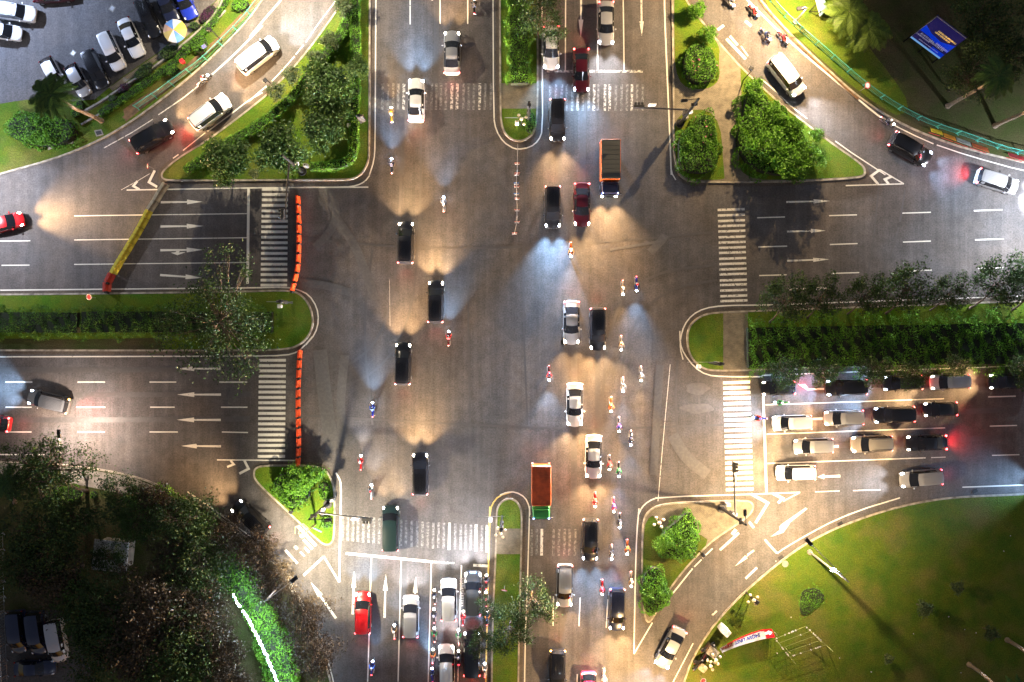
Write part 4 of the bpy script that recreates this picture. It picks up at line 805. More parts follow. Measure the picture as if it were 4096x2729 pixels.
# lower right island
bush([(2720, 2080), (2760, 2030), (2800, 2060), (2806, 2150), (2808, 2220), (2770, 2250), (2700, 2260), (2640, 2240), (2625, 2190), (2660, 2120)], 2.0, 'bright glossy bush with pink blossom beside the mast arm signal', blossom=8, size=.22)
bush([(2570, 2300), (2610, 2260), (2650, 2270), (2675, 2340), (2698, 2380), (2680, 2440), (2620, 2480), (2575, 2470), (2562, 2400)], 1.9, 'rounded leafy bush at the lower tip of the lower right island', size=.22)
tree('fresh', 2660, 2180, 2.4, 'dark side crown behind the glossy bush on the lower right island', .8, 'bushes of the lower right island')
# lower left island
bush([(1090, 1900), (1150, 1880), (1230, 1890), (1250, 1950), (1230, 2030), (1150, 2055), (1095, 2010), (1070, 1950)], 2.2, 'large-leaved bright bush filling the lower left island', size=.30, dens=90)
tree('fresh', 1185, 1925, 3.4, 'bright broad-leaved tree at the top of the lower left island', 1.25, 'trees of the lower left island'); tree('fresh', 1245, 1905, 3.2, 'slim broad-leaved tree beside the end of the orange barriers', .95, 'trees of the lower left island')
bush([(1262, 1925), (1310, 1930), (1326, 1975), (1300, 2015), (1275, 2000)], 1.0, 'low bright shrub on the road side of the lower left island', dens=170); bush([(1275, 2070), (1318, 2060), (1328, 2110), (1300, 2125), (1278, 2105)], .9, 'small shrub below the mast arm on the lower left island', dens=170)
# upper left verge
palm((406, 484), (205, 385), 10.5, 'tall dark palm leaning over the parked cars at the upper left', LEAF_D, 2.7, .2, 22, 'd', lw=.6)
palm((3790, 425), (3997, 308), 11., 'tall palm with a pale leaning trunk in the dark upper right park', LEAF_D, 2.5, .2, 20, 'd2'); palm((3979, 504), (4215, 398), 11., 'second pale-trunked palm at the right picture edge', LEAF_D, 2.5, .2, 20, 'd2')
palm((4028, 2560), (4230, 2682), 10., 'palm trunk rising from the dark lower right lawn, upper one', LEAF_D, 2.5, .19, 20, 'd2'); palm((3876, 2658), (4070, 2800), 10., 'palm trunk rising from the dark lower right lawn, lower one', LEAF_D, 2.5, .19, 20, 'd2')
palm((3345, 95), (3400, 50), 4.6, 'bright yellow-green palm lit beside the pale sign', LEAF_Y, 3.0, .2, 22, 'y', lw=.6); palm((3440, 150), (3480, 120), 3.8, 'smaller palm with drooping fronds below the bright palm', LEAF_Y, 2.2, .15, 16, 'y')
palm((60, 2010), (30, 1945), 6., 'dark palm on the pavement at the left picture edge', LEAF_D, 2.4, .16, 22, 'd3', lw=.5); palm((170, 1990), (140, 1900), 6., 'dark palm between the left edge palm and the bare tree', LEAF_D, 2.3, .16, 22, 'd3', lw=.5)
bush([(0, 460), (110, 430), (230, 440), (300, 490), (310, 540), (250, 580), (150, 590), (60, 570), (-10, 540)], 1.8, 'large mottled green bush under the leaning palm', LEAF, dens=110, size=.24)
for px, lab, lf in (([(760, 140), (800, 125), (826, 150), (820, 200), (785, 215), (752, 190)], 'round bright green topiary beside the parasol', LEAF), ([(915, 0), (960, -20), (1000, 0), (985, 35), (945, 45), (915, 25)], 'bright round topiary at the top edge beside the teal fence', LEAF), ([(795, 55), (840, 5), (868, 20), (850, 60), (815, 92), (788, 90)], 'purple-leaved shrub above the round topiary', LEAF_P), ([(450, 360), (495, 325), (522, 320), (515, 350), (470, 372)], 'dark purple shrub in front of the black parked cars', LEAF_P),
    ([(540, 275), (590, 235), (615, 250), (590, 300), (540, 320), (520, 305)], 'mixed green shrub behind the garden wall, middle', LEAF_D), ([(640, 190), (690, 165), (715, 185), (690, 220), (650, 240), (620, 220)], 'flecked shrub under the striped parasol', LEAF_D), ([(715, 180), (745, 165), (755, 190), (730, 205)], 'small bright shrub between the parasol and topiary', LEAF), ([(420, 385), (450, 372), (470, 385), (430, 410)], 'small dark shrub at the corner of the car park', LEAF_D),
    ([(650, 270), (700, 250), (715, 275), (680, 300), (650, 295)], 'small round green bush with its shadow on the verge', LEAF), ([(280, 420), (320, 380), (330, 430), (300, 470), (270, 470)], 'green creeper bush at the palm trunk', LEAF), ([(740, 100), (775, 75), (800, 95), (770, 120)], 'low green shrub beside the purple one', LEAF_D)):
    bush(px, 1.1 if lf is not LEAF_P else .9, lab, lf, dens=190, size=.16, group='shrubs on the upper left verge')
hedge([(395, 455), (480, 400), (560, 345), (650, 285), (730, 215), (800, 140), (860, 70), (910, -20)], .8, .6, 'low strip hedge along the curved garden wall of the verge', LEAF, dens=150)
# lower left wood
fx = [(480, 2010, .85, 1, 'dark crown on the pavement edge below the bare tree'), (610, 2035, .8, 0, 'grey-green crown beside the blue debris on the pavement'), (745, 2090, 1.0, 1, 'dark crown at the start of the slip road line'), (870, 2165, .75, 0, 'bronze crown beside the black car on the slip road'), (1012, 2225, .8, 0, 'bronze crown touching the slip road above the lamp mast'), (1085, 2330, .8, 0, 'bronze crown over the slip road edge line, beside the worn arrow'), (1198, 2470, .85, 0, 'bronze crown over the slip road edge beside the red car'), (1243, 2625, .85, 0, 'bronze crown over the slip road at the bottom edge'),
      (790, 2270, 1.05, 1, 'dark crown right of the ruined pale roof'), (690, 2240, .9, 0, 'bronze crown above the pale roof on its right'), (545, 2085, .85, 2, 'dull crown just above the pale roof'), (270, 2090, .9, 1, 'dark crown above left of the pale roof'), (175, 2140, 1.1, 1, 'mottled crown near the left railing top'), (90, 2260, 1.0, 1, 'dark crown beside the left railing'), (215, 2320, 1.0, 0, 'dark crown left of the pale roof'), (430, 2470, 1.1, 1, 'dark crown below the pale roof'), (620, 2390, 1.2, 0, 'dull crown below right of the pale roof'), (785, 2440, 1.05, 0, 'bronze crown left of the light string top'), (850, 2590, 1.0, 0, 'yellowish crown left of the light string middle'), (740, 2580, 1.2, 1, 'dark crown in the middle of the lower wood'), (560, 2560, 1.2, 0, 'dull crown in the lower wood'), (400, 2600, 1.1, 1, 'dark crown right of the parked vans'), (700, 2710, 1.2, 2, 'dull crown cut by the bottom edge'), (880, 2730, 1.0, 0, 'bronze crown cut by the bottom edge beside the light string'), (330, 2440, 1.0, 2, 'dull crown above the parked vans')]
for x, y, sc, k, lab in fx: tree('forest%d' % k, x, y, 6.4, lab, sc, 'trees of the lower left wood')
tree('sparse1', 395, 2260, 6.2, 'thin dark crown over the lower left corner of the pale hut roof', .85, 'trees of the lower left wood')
hedge([(590, 1985), (720, 2070), (840, 2180), (945, 2300), (1010, 2400), (1062, 2520), (1105, 2640), (1140, 2780)], 3.4, 1.7, 'bright green planted strip curving between the light string and the slip road', LEAF, dens=75, size=.24)
PR['bare'] = tree_proto(170, 34, 5.4, 3.6, 1.5, 7.0, LEAF_S, .26, .2, .45, (-1.2, 3.6), 46)
p = P(350, 1965, 0); t = thing('tree', 'wide thin-leaved tree leaning over the left road from the pavement', 'tree', (p.x, p.y, .1)); link('trunk', PR['bare'][1], t); link('crown', PR['bare'][0], t)
for px, lab in (([(240, 1945), (320, 1950), (330, 2000), (250, 2010), (160, 2010), (160, 1985)], 'bright green shrub at the foot of the leaning thin-leaved tree'), ([(360, 1960), (380, 1975), (375, 2000), (350, 1995)], 'tiny bright shrub right of the leaning tree foot'), ([(560, 1955), (640, 1975), (700, 2010), (640, 2030), (560, 2000)], 'brushwood heap on the pavement corner by the slip road')):
    bush(px, 1.0, lab, LEAF, dens=130, size=.2)
bush([(3200, 2360), (3270, 2340), (3320, 2385), (3285, 2425), (3230, 2475), (3195, 2470), (3200, 2410)], .5, 'low bright ground shrub on the lower right lawn beside the bamboo frame', LEAF, dens=170, size=.14)
for x, y, sc, lab in ((3560, 2640, .55, 'small wild shrub in the dark lower right lawn'), (3690, 2430, .9, 'faint sapling on the dark middle of the lower right lawn'), (3830, 2350, .7, 'small sapling right of the lamp on the lower right lawn'), (3960, 2530, .8, 'sapling beside the upper palm trunk of the lower right lawn')):
    tree('young', x, y, 1.6, lab, sc, 'saplings on the dark lawn')
for x, y, sc, lab in ((3900, 300, .8, 'dim tree beside the palm crown in the park'), (3950, 90, 1., 'dim tree in the upper right corner of the park'), (4060, 220, .9, 'dim tree at the right edge of the park')):
    tree('forest1', x, y, 6., lab, sc, 'trees of the upper right park')
# ------------------------------------------------------------------ signals, lamps, signs, fences
def frame_dir(a, b):
    d = (b - a); return math.atan2(d.y, d.x)
def signal_head(parent, c, ang, horizontal=True, lit=None):
    """three-lens head with visors; lenses face ang"""
    o = Vector(parent.location); c = c - o
    hd = link('signal_head', MB().rbox((0, 0, 0), (.34, 1.15 if horizontal else .40, .40 if horizontal else 1.15), b=.04).mesh('signal_head', TRIM), parent); hd.location = c; hd.rotation_euler = (0, 0, ang)
    for i, nm in enumerate(('red', 'amber', 'green')):
        u = (i - 1) * .36; q = (.20, u, 0) if horizontal else (.20, 0, -u)
        link('visor', MB().tube([(q[0] - .04, q[1], q[2] + .02), (q[0] + .24, q[1], q[2] + .05)], .145, 10, False).mesh('visor', TRIM, 60), hd)
        m = LM['brake'] if lit == nm else mat('lens_' + nm, {'red': (.2, .01, .01), 'amber': (.3, .12, .01), 'green': (.01, .18, .08)}[nm], .2)
        link('lens', MB().ball(q, (.03, .12, .12), 10, 6).mesh('lens', m, 60), hd)
    return hd
def mast_signal(base, top, h, root, end, ha, head, sign, face, label, lamp_arm=None, lit=None):
    B = P(*base, .14); t = thing('traffic_light', label, 'traffic light', B, 0, 'mast arm traffic lights'); Tp = P(*top, h)
    b = MB(); b.tube([B, B + Vector((0, 0, .5)), B.lerp(Tp, .5), Tp], [.34, .2, .17, .11], 10); b.build('pole', STEEL, t, 50)
    MB().cyl(B + Vector((0, 0, .12)), .5, .25, seg=16).build('base', STEEL, t)
    A = P(*root, ha); E = P(*end, ha); MB().tube([A, A.lerp(E, .5) + Vector((0, 0, .12)), E], [.11, .09, .06], 8).build('mast_arm', STEEL, t)
    c = P(*head, ha); signal_head(t, c, face, True, lit)
    if sign:
        s = P(*sign, ha - .1); sg = MB().rbox((0, 0, 0), (.12, .8, .8), b=.02); o = link('sign_panel', sg.mesh('sign_panel', WHITEP), t); o.location = s - B; o.rotation_euler = (0, 0, face)
    if lamp_arm:
        e_ = P(*lamp_arm, h - .1); MB().tube([Tp, e_], [.05, .04], 6).build('lamp_arm', STEEL, t)
        for q in (Tp.lerp(e_, .9), B.lerp(Tp, .8)): MB().rbox(q - Vector((0, 0, .12)), (.7, .32, .16), rz=frame_dir(Tp, e_), b=.04).build('floodlight', STEEL, t)
    MB().rbox(B.lerp(Tp, .45) + Vector((.32, .1, 0)), (.4, .3, .5)).build('camera_box', WHITEP, t); MB().rbox(B + Vector((.55, .55, .5)), (.5, .4, .9)).build('control_box', GALV, t)
    signal_head(t, B.lerp(Tp, .3) + Vector((math.cos(face) * .35, math.sin(face) * .35, 0)), face, False, lit)
    return t
mast_signal((2719, 495), (2795, 395), 10., (2752, 440), (2536, 431), 5.9, (2556, 427), (2609, 420), R(90), 'tall dark mast arm signal on the upper right island, arm reaching left over the road', T('a3', 1640, 900))
mast_signal((2888, 2034), (2984, 2100), 10., (2942, 2060), (2931, 1844), 6., (2936, 1870), (2940, 1915), R(0), 'mast arm signal with a lit red lens over the lower right zebra', T('d3', 2198, 40), 'red')
mast_signal((1312, 2016), (1237, 2078), 9.5, (1277, 2053), (1493, 2074), 6., (1468, 2078), (1420, 2076), R(-90), 'mast arm signal on the lower left island, arm reaching right over the lower road', (1320, 2082))
mast_signal((1209, 686), (1128, 620), 9.5, (1157, 645), (1141, 880), 6., (1131, 856), None, R(180), 'thin mast arm signal reaching from the dark island trees over the upper left zebra')
def post_signal(base, label, face, h=5.6, lit=None):
    B = P(*base, .14); t = thing('traffic_light', label, 'traffic light', B, 0, 'post mounted traffic lights')
    MB().tube([B, B + Vector((0, 0, h))], [.11, .08], 8).build('pole', STEEL, t)
    signal_head(t, B + Vector((math.cos(face) * .3, math.sin(face) * .3, h - .7)), face, False, lit); signal_head(t, B + Vector((math.cos(face) * .3, math.sin(face) * .3, h * .45)), face, False)
    MB().box(B + Vector((-1.2, .1, .8)), (3., .05, .05)).build('guard_rail', GALV, t); MB().rbox(B + Vector((-1.3, -.4, .35)), (.42, .42, .7)).build('control_box', WHITEP, t)
    return t
post_signal((2113, 482), 'post mounted signal on the grass tip of the upper median', R(90)); post_signal((2008, 2064), 'post mounted signal on the dark tip of the lower median', R(-90)); post_signal((1445, 492), 'small post signal with a red lens beside the upper left hedge', R(0), 3.4, 'red'); post_signal((2838, 1452), 'post mounted signal on the rounded tip of the right median', R(0), 4.2); post_signal((1168, 1212), 'post mounted signal on the rounded tip of the left median', R(180), 4.2)

def street_light(base, h, over, label, power, col=(1, .74, .42), spot=158, top=None, armh=.5, aim=(0, 0, -1)):
    B = P(*base, .14); Tp = P(*top, h) if top else B + Vector((0, 0, h - .14)); O = P(*over, 0); L = Vector((O.x, O.y, h + armh)); t = thing('street_light', label, 'street light', B, 0, 'street lights')
    MB().tube([B, B + Vector((0, 0, .9)), Tp], [.17, .13, .075], 10).build('pole', GALV, t, 50); MB().cyl(B + Vector((0, 0, .15)), .3, .3, seg=14).build('base', CONC_D, t)
    MB().tube([Tp, Tp.lerp(L, .35) + Vector((0, 0, .22)), L], [.06, .05, .04], 6).build('lamp_arm', GALV, t)
    a = frame_dir(Tp, L); hd = MB().rbox(L, (.95, .42, .16), rz=a, b=.06).build('lamp_head', STEEL, t); MB().box(L - Vector((0, 0, .1)), (.7, .3, .05), rz=a).build('lens', LM['warm'] if col[2] < .7 else LM['cool'], t)
    light('lamp_beam', 'SPOT', L - Vector((0, 0, .22)) - B, power, col, t, aim, spot, .6, .25); return t
WARM = (1, .70, .37); SODA = (1, .64, .28); PALE = (1, .84, .60)
sl = street_light((3238, 2208), 10.8, (3105, 2080), 'tall pale street light on the lower right lawn with a white glowing lamp', 4200, WARM, 156, top=(3394, 2328), armh=.2)
MB().rbox(P(3337, 2289, 7.6) + Vector((-.1, .25, 0)), (.5, .34, .2), b=.05).build('flood_lamp', mat('lamp_flood', (.9, .9, .9), .3, emit=(.75, .85, 1), estr=10), sl)
street_light((3180, 89), 4.6, (3150, 96), 'short lamp post behind the teal fence at the upper right', 500, WARM, 160, top=(3229, 31), armh=.1)
street_light((3150, -60), 12.5, (3075, 10), 'tall street light above the upper right slip road, just beyond the top edge', 7200, WARM, 150, aim=(-.55, -.7, -1))
street_light((985, -60), 12., (1065, 10), 'tall street light above the upper left slip road, just beyond the top edge', 5000, PALE, 160, aim=(.45, -.45, -1))
street_light((1160, 2300), 10., (1268, 2218), 'street light among the bronze crowns beside the white slip road', 3800, (1, .84, .58), 136, aim=(.5, .35, -1))
street_light((345, 1905), 5.0, (335, 1715), 'added street light hidden under the leaning tree on the left pavement', 1100, (1, .80, .66))  # lamp post added out of sight below the crown to light the road
street_light((4260, 820), 10., (4170, 900), 'added unseen street light on the right approach, beyond the picture edge', 3200, (.85, .9, 1))  # unseen lamp added to brighten the right approach
street_light((2700, 2960), 10., (2600, 2850), 'added unseen street light below the bottom edge beside the right slip road', 3800, SODA)  # unseen lamp put in for warm light on the lowest lanes
street_light((-300, -200), 14., (-220, -130), 'cool floodlight mast at the far corner of the car park', 6500, (.55, .68, 1))
street_light((-200, 720), 10., (-100, 800), 'street light beyond the left edge by the upper left verge', 2400, (.9, .9, 1))
def flood(base, h, label, aim, energy=0, col=WARM):
    B = P(*base, .14); t = thing('floodlight', label, 'floodlight', B, 0, 'small roadside floodlights'); MB().tube([B, B + Vector((0, 0, h))], [.07, .05], 8).build('pole', STEEL, t)
    a = math.atan2(aim[1], aim[0]); MB().rbox(B + Vector((aim[0] * .25, aim[1] * .25, h)), (.5, .42, .3), rz=a, b=.06).build('lamp_housing', STEEL, t); MB().rbox(B + Vector((aim[0] * .5, aim[1] * .5, h - .05)), (.08, .36, .24), rz=a, b=.02).build('lens', LM['off'], t); return t
flood((1078, 330), 1.2, 'small floodlight on the slip road kerb beside the young tree', (-.7, -.5)); flood((2798, 2205), 1.2, 'small floodlight at the slip road edge of the glossy bush', (.6, -.7)); flood((888, 165), 3.6, 'dark floodlight pole at the teal fence on the upper left verge', (-.9, .2)); flood((2973, 321), 4., 'tall dark pole with camera housing at the tip of the upper right paving', (-.8, .4)); flood((3004, 2382), 3., 'twin headed dark lamp pole on the lower right lawn', (-.7, .5)); flood((1175, 2035), .8, 'small uplight at the kerb of the lower left island', (-.5, -.8))
def globe_lamp(base, h, label, lit='off'):
    B = P(*base, .14); t = thing('globe_lamp', label, 'lamp post', B, 0, 'ornamental globe lamps'); MB().tube([B, B + Vector((0, 0, .4)), B + Vector((0, 0, h))], [.13, .07, .05], 8).build('pole', STEEL, t)
    G_ = mat('opal_globe', (.5, .40, .26), .3)
    for k in range(4):
        a = k * math.pi / 2 + .5; d = Vector((math.cos(a), math.sin(a), 0)); c = B + Vector((0, 0, h - .35)); MB().tube([c, c + d * .35 + Vector((0, 0, -.1)), c + d * .55], .03, 6).build('arm', STEEL, t); MB().ball(c + d * .58 + Vector((0, 0, .12)), .17, 12, 8).build('globe', G_, t, 60)
    MB().ball(B + Vector((0, 0, h + .12)), .21, 12, 8).build('globe', G_, t, 60); return t
globe_lamp((2618, 2068), 3.2, 'brown multi globe lamp post on the dark kerb corner of the lower right island'); globe_lamp((2003, 2110), 3., 'multi globe lamp post on the tip of the lower median'); globe_lamp((2838, 2600), 3.2, 'yellowish globe lamp post beside the corrugated stall roof'); globe_lamp((2817, 2622), 3.2, 'yellowish globe lamp post left of the corrugated stall roof'); globe_lamp((2985, 2370), 3., 'globe lamp post beside the twin headed pole on the lower right lawn'); globe_lamp((2085, 500), 2.6, 'pale globe lamp post on the upper median tip')
# curly ornamental lamp on the lower left island
B = P(1262, 2098, .14); t = thing('ornamental_lamp', 'cream lamp post with curled arms leaning over the worn slip road markings', 'lamp post', B)
CREAM = mat('cream_paint', (.62, .52, .22), .5); Tp = P(1208, 2141, 6.)
MB().tube([B, B.lerp(Tp, .5), Tp], [.12, .09, .06], 8).build('pole', CREAM, t)
for s in (.6, 1.15): MB().tube([B.lerp(Tp, .45), B.lerp(Tp, .6) + Vector((-.3 * s, .75 * s, .5)), B.lerp(Tp, .8) + Vector((-.8 * s, .65 * s, .5)), B.lerp(Tp, .95) + Vector((-.7 * s, .1, .1))], [.05, .045, .04, .03], 6).build('curled_arm', CREAM, t)
MB().ball(Tp, (.3, .3, .2), 10, 6).build('lamp_bowl', CREAM, t, 60)
t = thing('street_name_sign', 'slim teal street name board at the tip of the lower left island', 'sign', P(1272, 2122, .14)); MB().tube([P(1272, 2122, .14), P(1272, 2122, 2.4)], .04, 6).build('pole', GALV, t); a = P(1255, 2112, 2.5); b_ = P(1287, 2128, 2.5); MB().box((a + b_) / 2, ((b_ - a).length, .10, .32), rz=frame_dir(a, b_)).build('board', TEAL, t)

def round_sign(base, h, label, face, c1, c2, r=.34):
    B = P(*base, .14); t = thing('road_sign', label, 'road sign', B, 0, 'round road signs'); MB().tube([B, B + Vector((0, 0, h))], .035, 6).build('pole', GALV, t)
    def disc(rr, th, nm, m):
        o = link(nm, MB().cyl((0, 0, 0), rr, th, 'X', 22).mesh(nm, m), t); o.rotation_euler = (0, R(-28), face); o.location = (math.cos(face) * .06, math.sin(face) * .06, h - .14 - r); return o
    disc(r, .03, 'rim', c1); o = disc(r * .74, .05, 'face', c2)
REDS = mat('sign_red', (.45, .02, .03), .5); WHS = mat('sign_white', (.6, .52, .5), .5); BLS = mat('sign_blue', (.02, .08, .35), .5)
round_sign((3440, 365), 2.8, 'round white sign with red rim on the verge behind the teal fence', R(200), REDS, WHS); round_sign((382, 1192), 2.2, 'round pale sign standing on the left median beside the red barriers', R(10), WHS, REDS); round_sign((616, 676), 2., 'narrow pinkish sign at the pointed tip of the upper left island', R(180), REDS, WHS, .3); round_sign((2800, 2700), 2.4, 'round pink sign near the bottom edge on the lower right lawn', R(120), WHS, REDS); round_sign((2018, 2345), 2., 'tilted pinkish sign on the edge of the lower median', R(-100), REDS, WHS)
B = P(748, 262, .14); t = thing('litter_bin', 'small red litter bin on a post with a long shadow on the upper left verge', 'bin', B); MB().tube([B, B + Vector((0, 0, 1.5))], .04, 6).build('pole', STEEL, t); MB().rbox(B + Vector((0, 0, 1.4)), (.45, .4, .6), rz=.4, b=.08).build('bin', REDS, t); MB().rbox(B + Vector((0, 0, 1.74)), (.5, .45, .08), rz=.4, b=.08).build('lid', REDS, t)
B = P(818, 190, .14); t = thing('notice_sign', 'small dark notice board on a thin post over the round topiary', 'sign', B); MB().tube([B, P(815, 186, 2.3)], .03, 6).build('pole', GALV, t); MB().box(P(815, 186, 2.3), (.5, .06, .4), rz=.5, rx=-.7).build('board', mat('notice_face', (.04, .05, .16), .5), t)
B = P(758, 232, .14)

# concrete and plastic barriers
BARY = mat('barrier_yellow', (.42, .37, .03), .75, var=.3, vscale=2.5); BARC = mat('barrier_grey', (.27, .25, .19), .85, var=.3, vscale=2); BARR = mat('barrier_red', (.33, .03, .02), .55, var=.25); BARO = mat('barrier_orange', (.70, .075, .012), .5, var=.2, vscale=3)
def jersey(c, L, ang, m, label, group, w=.62, hh=.85, name='concrete_barrier', cat='barrier'):
    b = MB(); prof = [(-w / 2, 0), (-w / 2, .12), (-w * .28, .34), (-w * .19, hh), (w * .19, hh), (w * .28, .34), (w / 2, .12), (w / 2, 0)]
    vs = [(x, y, z) for x in (-L / 2, L / 2) for y, z in prof]; b.add(vs, [(i, (i + 1) % 8, (i + 1) % 8 + 8, i + 8)[::-1] for i in range(8)] + [tuple(range(8)), tuple(range(15, 7, -1))])
    if name == 'plastic_barrier':
        for s in (-.28, .28): b.rbox((s * L, 0, hh + .02), (.16, .16, .05), b=.02)
    o = b.build(name, m); o.location = c; o.rotation_euler = (0, 0, ang); tag(o, label, cat, group)
    if name == 'plastic_barrier': link('coupling', MB().cyl((L / 2 + .1, w * .2, hh * .5), .15, hh * .9, seg=10).mesh('coupling', TRIM), o)
    return o
ORD = ['first', 'second', 'third', 'fourth', 'fifth', 'sixth', 'seventh', 'eighth', 'ninth', 'tenth', 'eleventh', 'twelfth', 'thirteenth']
cut = [(1478, 118), (1424, 200), (1380, 277), (1327, 358), (1291, 430), (1246, 513), (1210, 575), (1164, 650), (1122, 722), (1075, 795), (1037, 860), (1002, 925)]
for i in range(len(cut) - 1):
    a = PT('b1', *cut[i], .5); c = PT('b1', *cut[i + 1], .5); gy = i < 3; q = (a + c) / 2
    jersey((q.x, q.y, 0), (c - a).length - .05, frame_dir(a, c), BARC if gy else BARY, ('bare grey concrete barrier, %s from the island in the slanted row' % ORD[i]) if gy else 'yellow painted concrete barrier, %s of the yellow run counted from the island' % ORD[i - 3], 'concrete barriers across the left approach', .85)
for a, c, lab in (((995, 925), (955, 1005), 'red plastic barrier joined to the yellow row end'), ((950, 1005), (945, 1092), 'red plastic barrier standing against the left median kerb')):
    a = PT('b1', *a, .5); c = PT('b1', *c, .5); q = (a + c) / 2; jersey((q.x, q.y, 0), (c - a).length - .06, frame_dir(a, c), BARR, lab, 'red plastic barriers', .85, .95, 'plastic_barrier')
for k, pts, n, nm in (('b2', [(420, 225), (428, 400), (432, 600), (428, 760), (422, 880), (395, 990), (368, 1090)], 10, 'upper'), ('c2', [(442, 85), (432, 250), (424, 450), (424, 650), (430, 850), (428, 1000), (420, 1138)], 12, 'lower')):
    q = [PT(k, *p, .5) for p in pts]; q = [Vector((p.x, p.y, 0)) for p in q]; Ls = [0]
    for i in range(len(q) - 1): Ls.append(Ls[-1] + (q[i + 1] - q[i]).length)
    def at(s):
        i = max(j for j in range(len(Ls)) if Ls[j] <= s + 1e-6); i = min(i, len(q) - 2); return q[i].lerp(q[i + 1], (s - Ls[i]) / (Ls[i + 1] - Ls[i]))
    for i in range(n):
        a = at(Ls[-1] * i / n); c = at(Ls[-1] * (i + 1) / n); jersey((a + c) / 2, (c - a).length - .2, frame_dir(a, c), BARO, 'orange plastic barrier, %s from the top of the row beside the %s left zebra' % (ORD[i], nm), 'orange barriers beside the %s left zebra' % nm, .5, .9, 'plastic_barrier')
# delineator posts on a chain, top median
pts = [('a3', 160, 1290), ('a3', 155, 1465), ('a3', 155, 1552), ('b3', 150, 40), ('b3', 147, 120), ('b3', 150, 150), ('b3', 148, 213), ('b3', 152, 256), ('b3', 153, 358), ('b3', 152, 465), ('b3', 130, 566)]
ch = [PT(*p, .75) for p in pts]; b = MB(); path = []
for i in range(len(ch) - 1): path += [ch[i], ch[i].lerp(ch[i + 1], .5) - Vector((0, 0, .25))]
tag(b.tube(path + [ch[-1]], .035, 5).build('barrier_chain', GALV), 'pale chain linking the small posts below the upper median', 'chain')
for i, p in enumerate(pts[1:]):
    c = PT(*p, .5); t = thing('delineator_post', '%s delineator post, %s along the chain from the upper median' % ('blue barred' if i in (3, 5) else 'red and white barred', ORD[i]), 'delineator', (c.x, c.y, 0), 0, 'delineator posts on the chain')
    link('post', MB().cyl((0, 0, .45), .045, .9, seg=8).mesh('post', WHITEP), t); link('base', MB().cyl((0, 0, .05), .2, .1, seg=12).mesh('base', RUBBER), t); link('crossbar', MB().box((0, 0, .72), (.62, .06, .10)).mesh('crossbar', mat('bar_blue', (.05, .2, .6), .5) if i in (3, 5) else mat('bar_red', (.6, .2, .14), .5)), t); link('crossbar', MB().box((0, -.12, .55), (.5, .06, .08)).mesh('crossbar', WHITEP), t)
# fences
def fence(px, h, label, m, spacing=2.4, name='railing_fence', z=.13, pick=.16, posts=True, group=None):
    q = [P(x, y, 0) for x, y in px]; q = [Vector((p.x, p.y, z)) for p in chaikin([(p.x, p.y) for p in q], 1, False) for p in [Vector((p.x, p.y, 0))]]
    t = thing(name, label, 'fence', q[0], 0, group); up = Vector((0, 0, 1)); b = MB()
    for zz in (h, h * .92, .15): b.tube([p + up * zz for p in q], .028 if zz == h else .02, 6)
    b.build('rail', m, t); b = MB(); s = 0.; Ls = [0.]
    for i in range(len(q) - 1): Ls.append(Ls[-1] + (q[i + 1] - q[i]).length)
    def at(s):
        i = 0
        while i < len(q) - 2 and Ls[i + 1] < s: i += 1
        return q[i].lerp(q[i + 1], (s - Ls[i]) / max(1e-6, Ls[i + 1] - Ls[i]))
    while s < Ls[-1]: p = at(s); b.box(p + up * (h / 2 + .05), (.018, .018, h - .12)); s += pick
    b.build('pickets', m, t); s = 0.
    while posts and s < Ls[-1]:
        p = at(s); MB().box(p + up * h / 2, (.10, .10, h + .15)).box(p + up * .1 + Vector((.12, -.12, .0)), (.32, .08, .06), rz=R(-45)).build('post', m, t); s += spacing
    return t
fence([T('a1', 1240, 975), T('a1', 1430, 850), T('a1', 1620, 712), T('a1', 1820, 570), T('a1', 1990, 405), T('a1', 2170, 230), T('a1', 2352, 0), (1095, -60)], 1.25, 'teal railing fence along the upper left verge', TEAL)
fence([T('a4', -60, -120), T('a4', 60, 0), T('a4', 160, 120), T('a4', 330, 280), T('a4', 510, 435), T('a4', 690, 592), T('a4', 880, 755), T('a4', 1080, 900), T('a4', 1290, 1022), T('a4', 1520, 1130), T('a4', 1800, 1220), T('a4', 2100, 1330), T('a4', 2352, 1390), T('a4', 2700, 1470)], 1.25, 'teal railing fence along the upper right park, with banners at its right end', TEAL)
fence([(16, 2130), (18, 2300), (24, 2500), (34, 2729), (38, 2850)], 1.3, 'pale double railing at the left edge of the lower wood', GALV, 1.8, pick=.35)
for px, lab, hh in (([(915, -30), (870, 62), (800, 132), (700, 215), (600, 290), (500, 350), (415, 410), (340, 452)], 'pale curved garden wall between the car park shrubs and the verge', .45), ([(905, 45), (860, 95), (800, 160), (745, 208), (700, 248)], 'short inner concrete edging above the small round bush', .2), ([(640, 290), (560, 345), (480, 405), (410, 455), (330, 500)], 'concrete edging curving past the palm trunk', .2)):
    pts = [Vector(p) for p in chaikin(W(px), 1, False)]; b = MB(); l = [];
    for i, p in enumerate(pts):
        d = (pts[min(i + 1, len(pts) - 1)] - pts[max(i - 1, 0)]).normalized(); nn = Vector((-d.y, d.x)) * .10; l.append((p + nn, p - nn))
    for i in range(len(l) - 1):
        (a, a2), (c, c2) = l[i], l[i + 1]; z = .13 + hh; b.add([(*a, z), (*a2, z), (*c2, z), (*c, z), (*a, .1), (*a2, .1), (*c2, .1), (*c, .1)], ((0, 1, 2, 3), (4, 0, 3, 7), (1, 5, 6, 2)))
    tag(b.build('garden_wall', CONC_D), lab, 'wall', 'low walls of the verge')
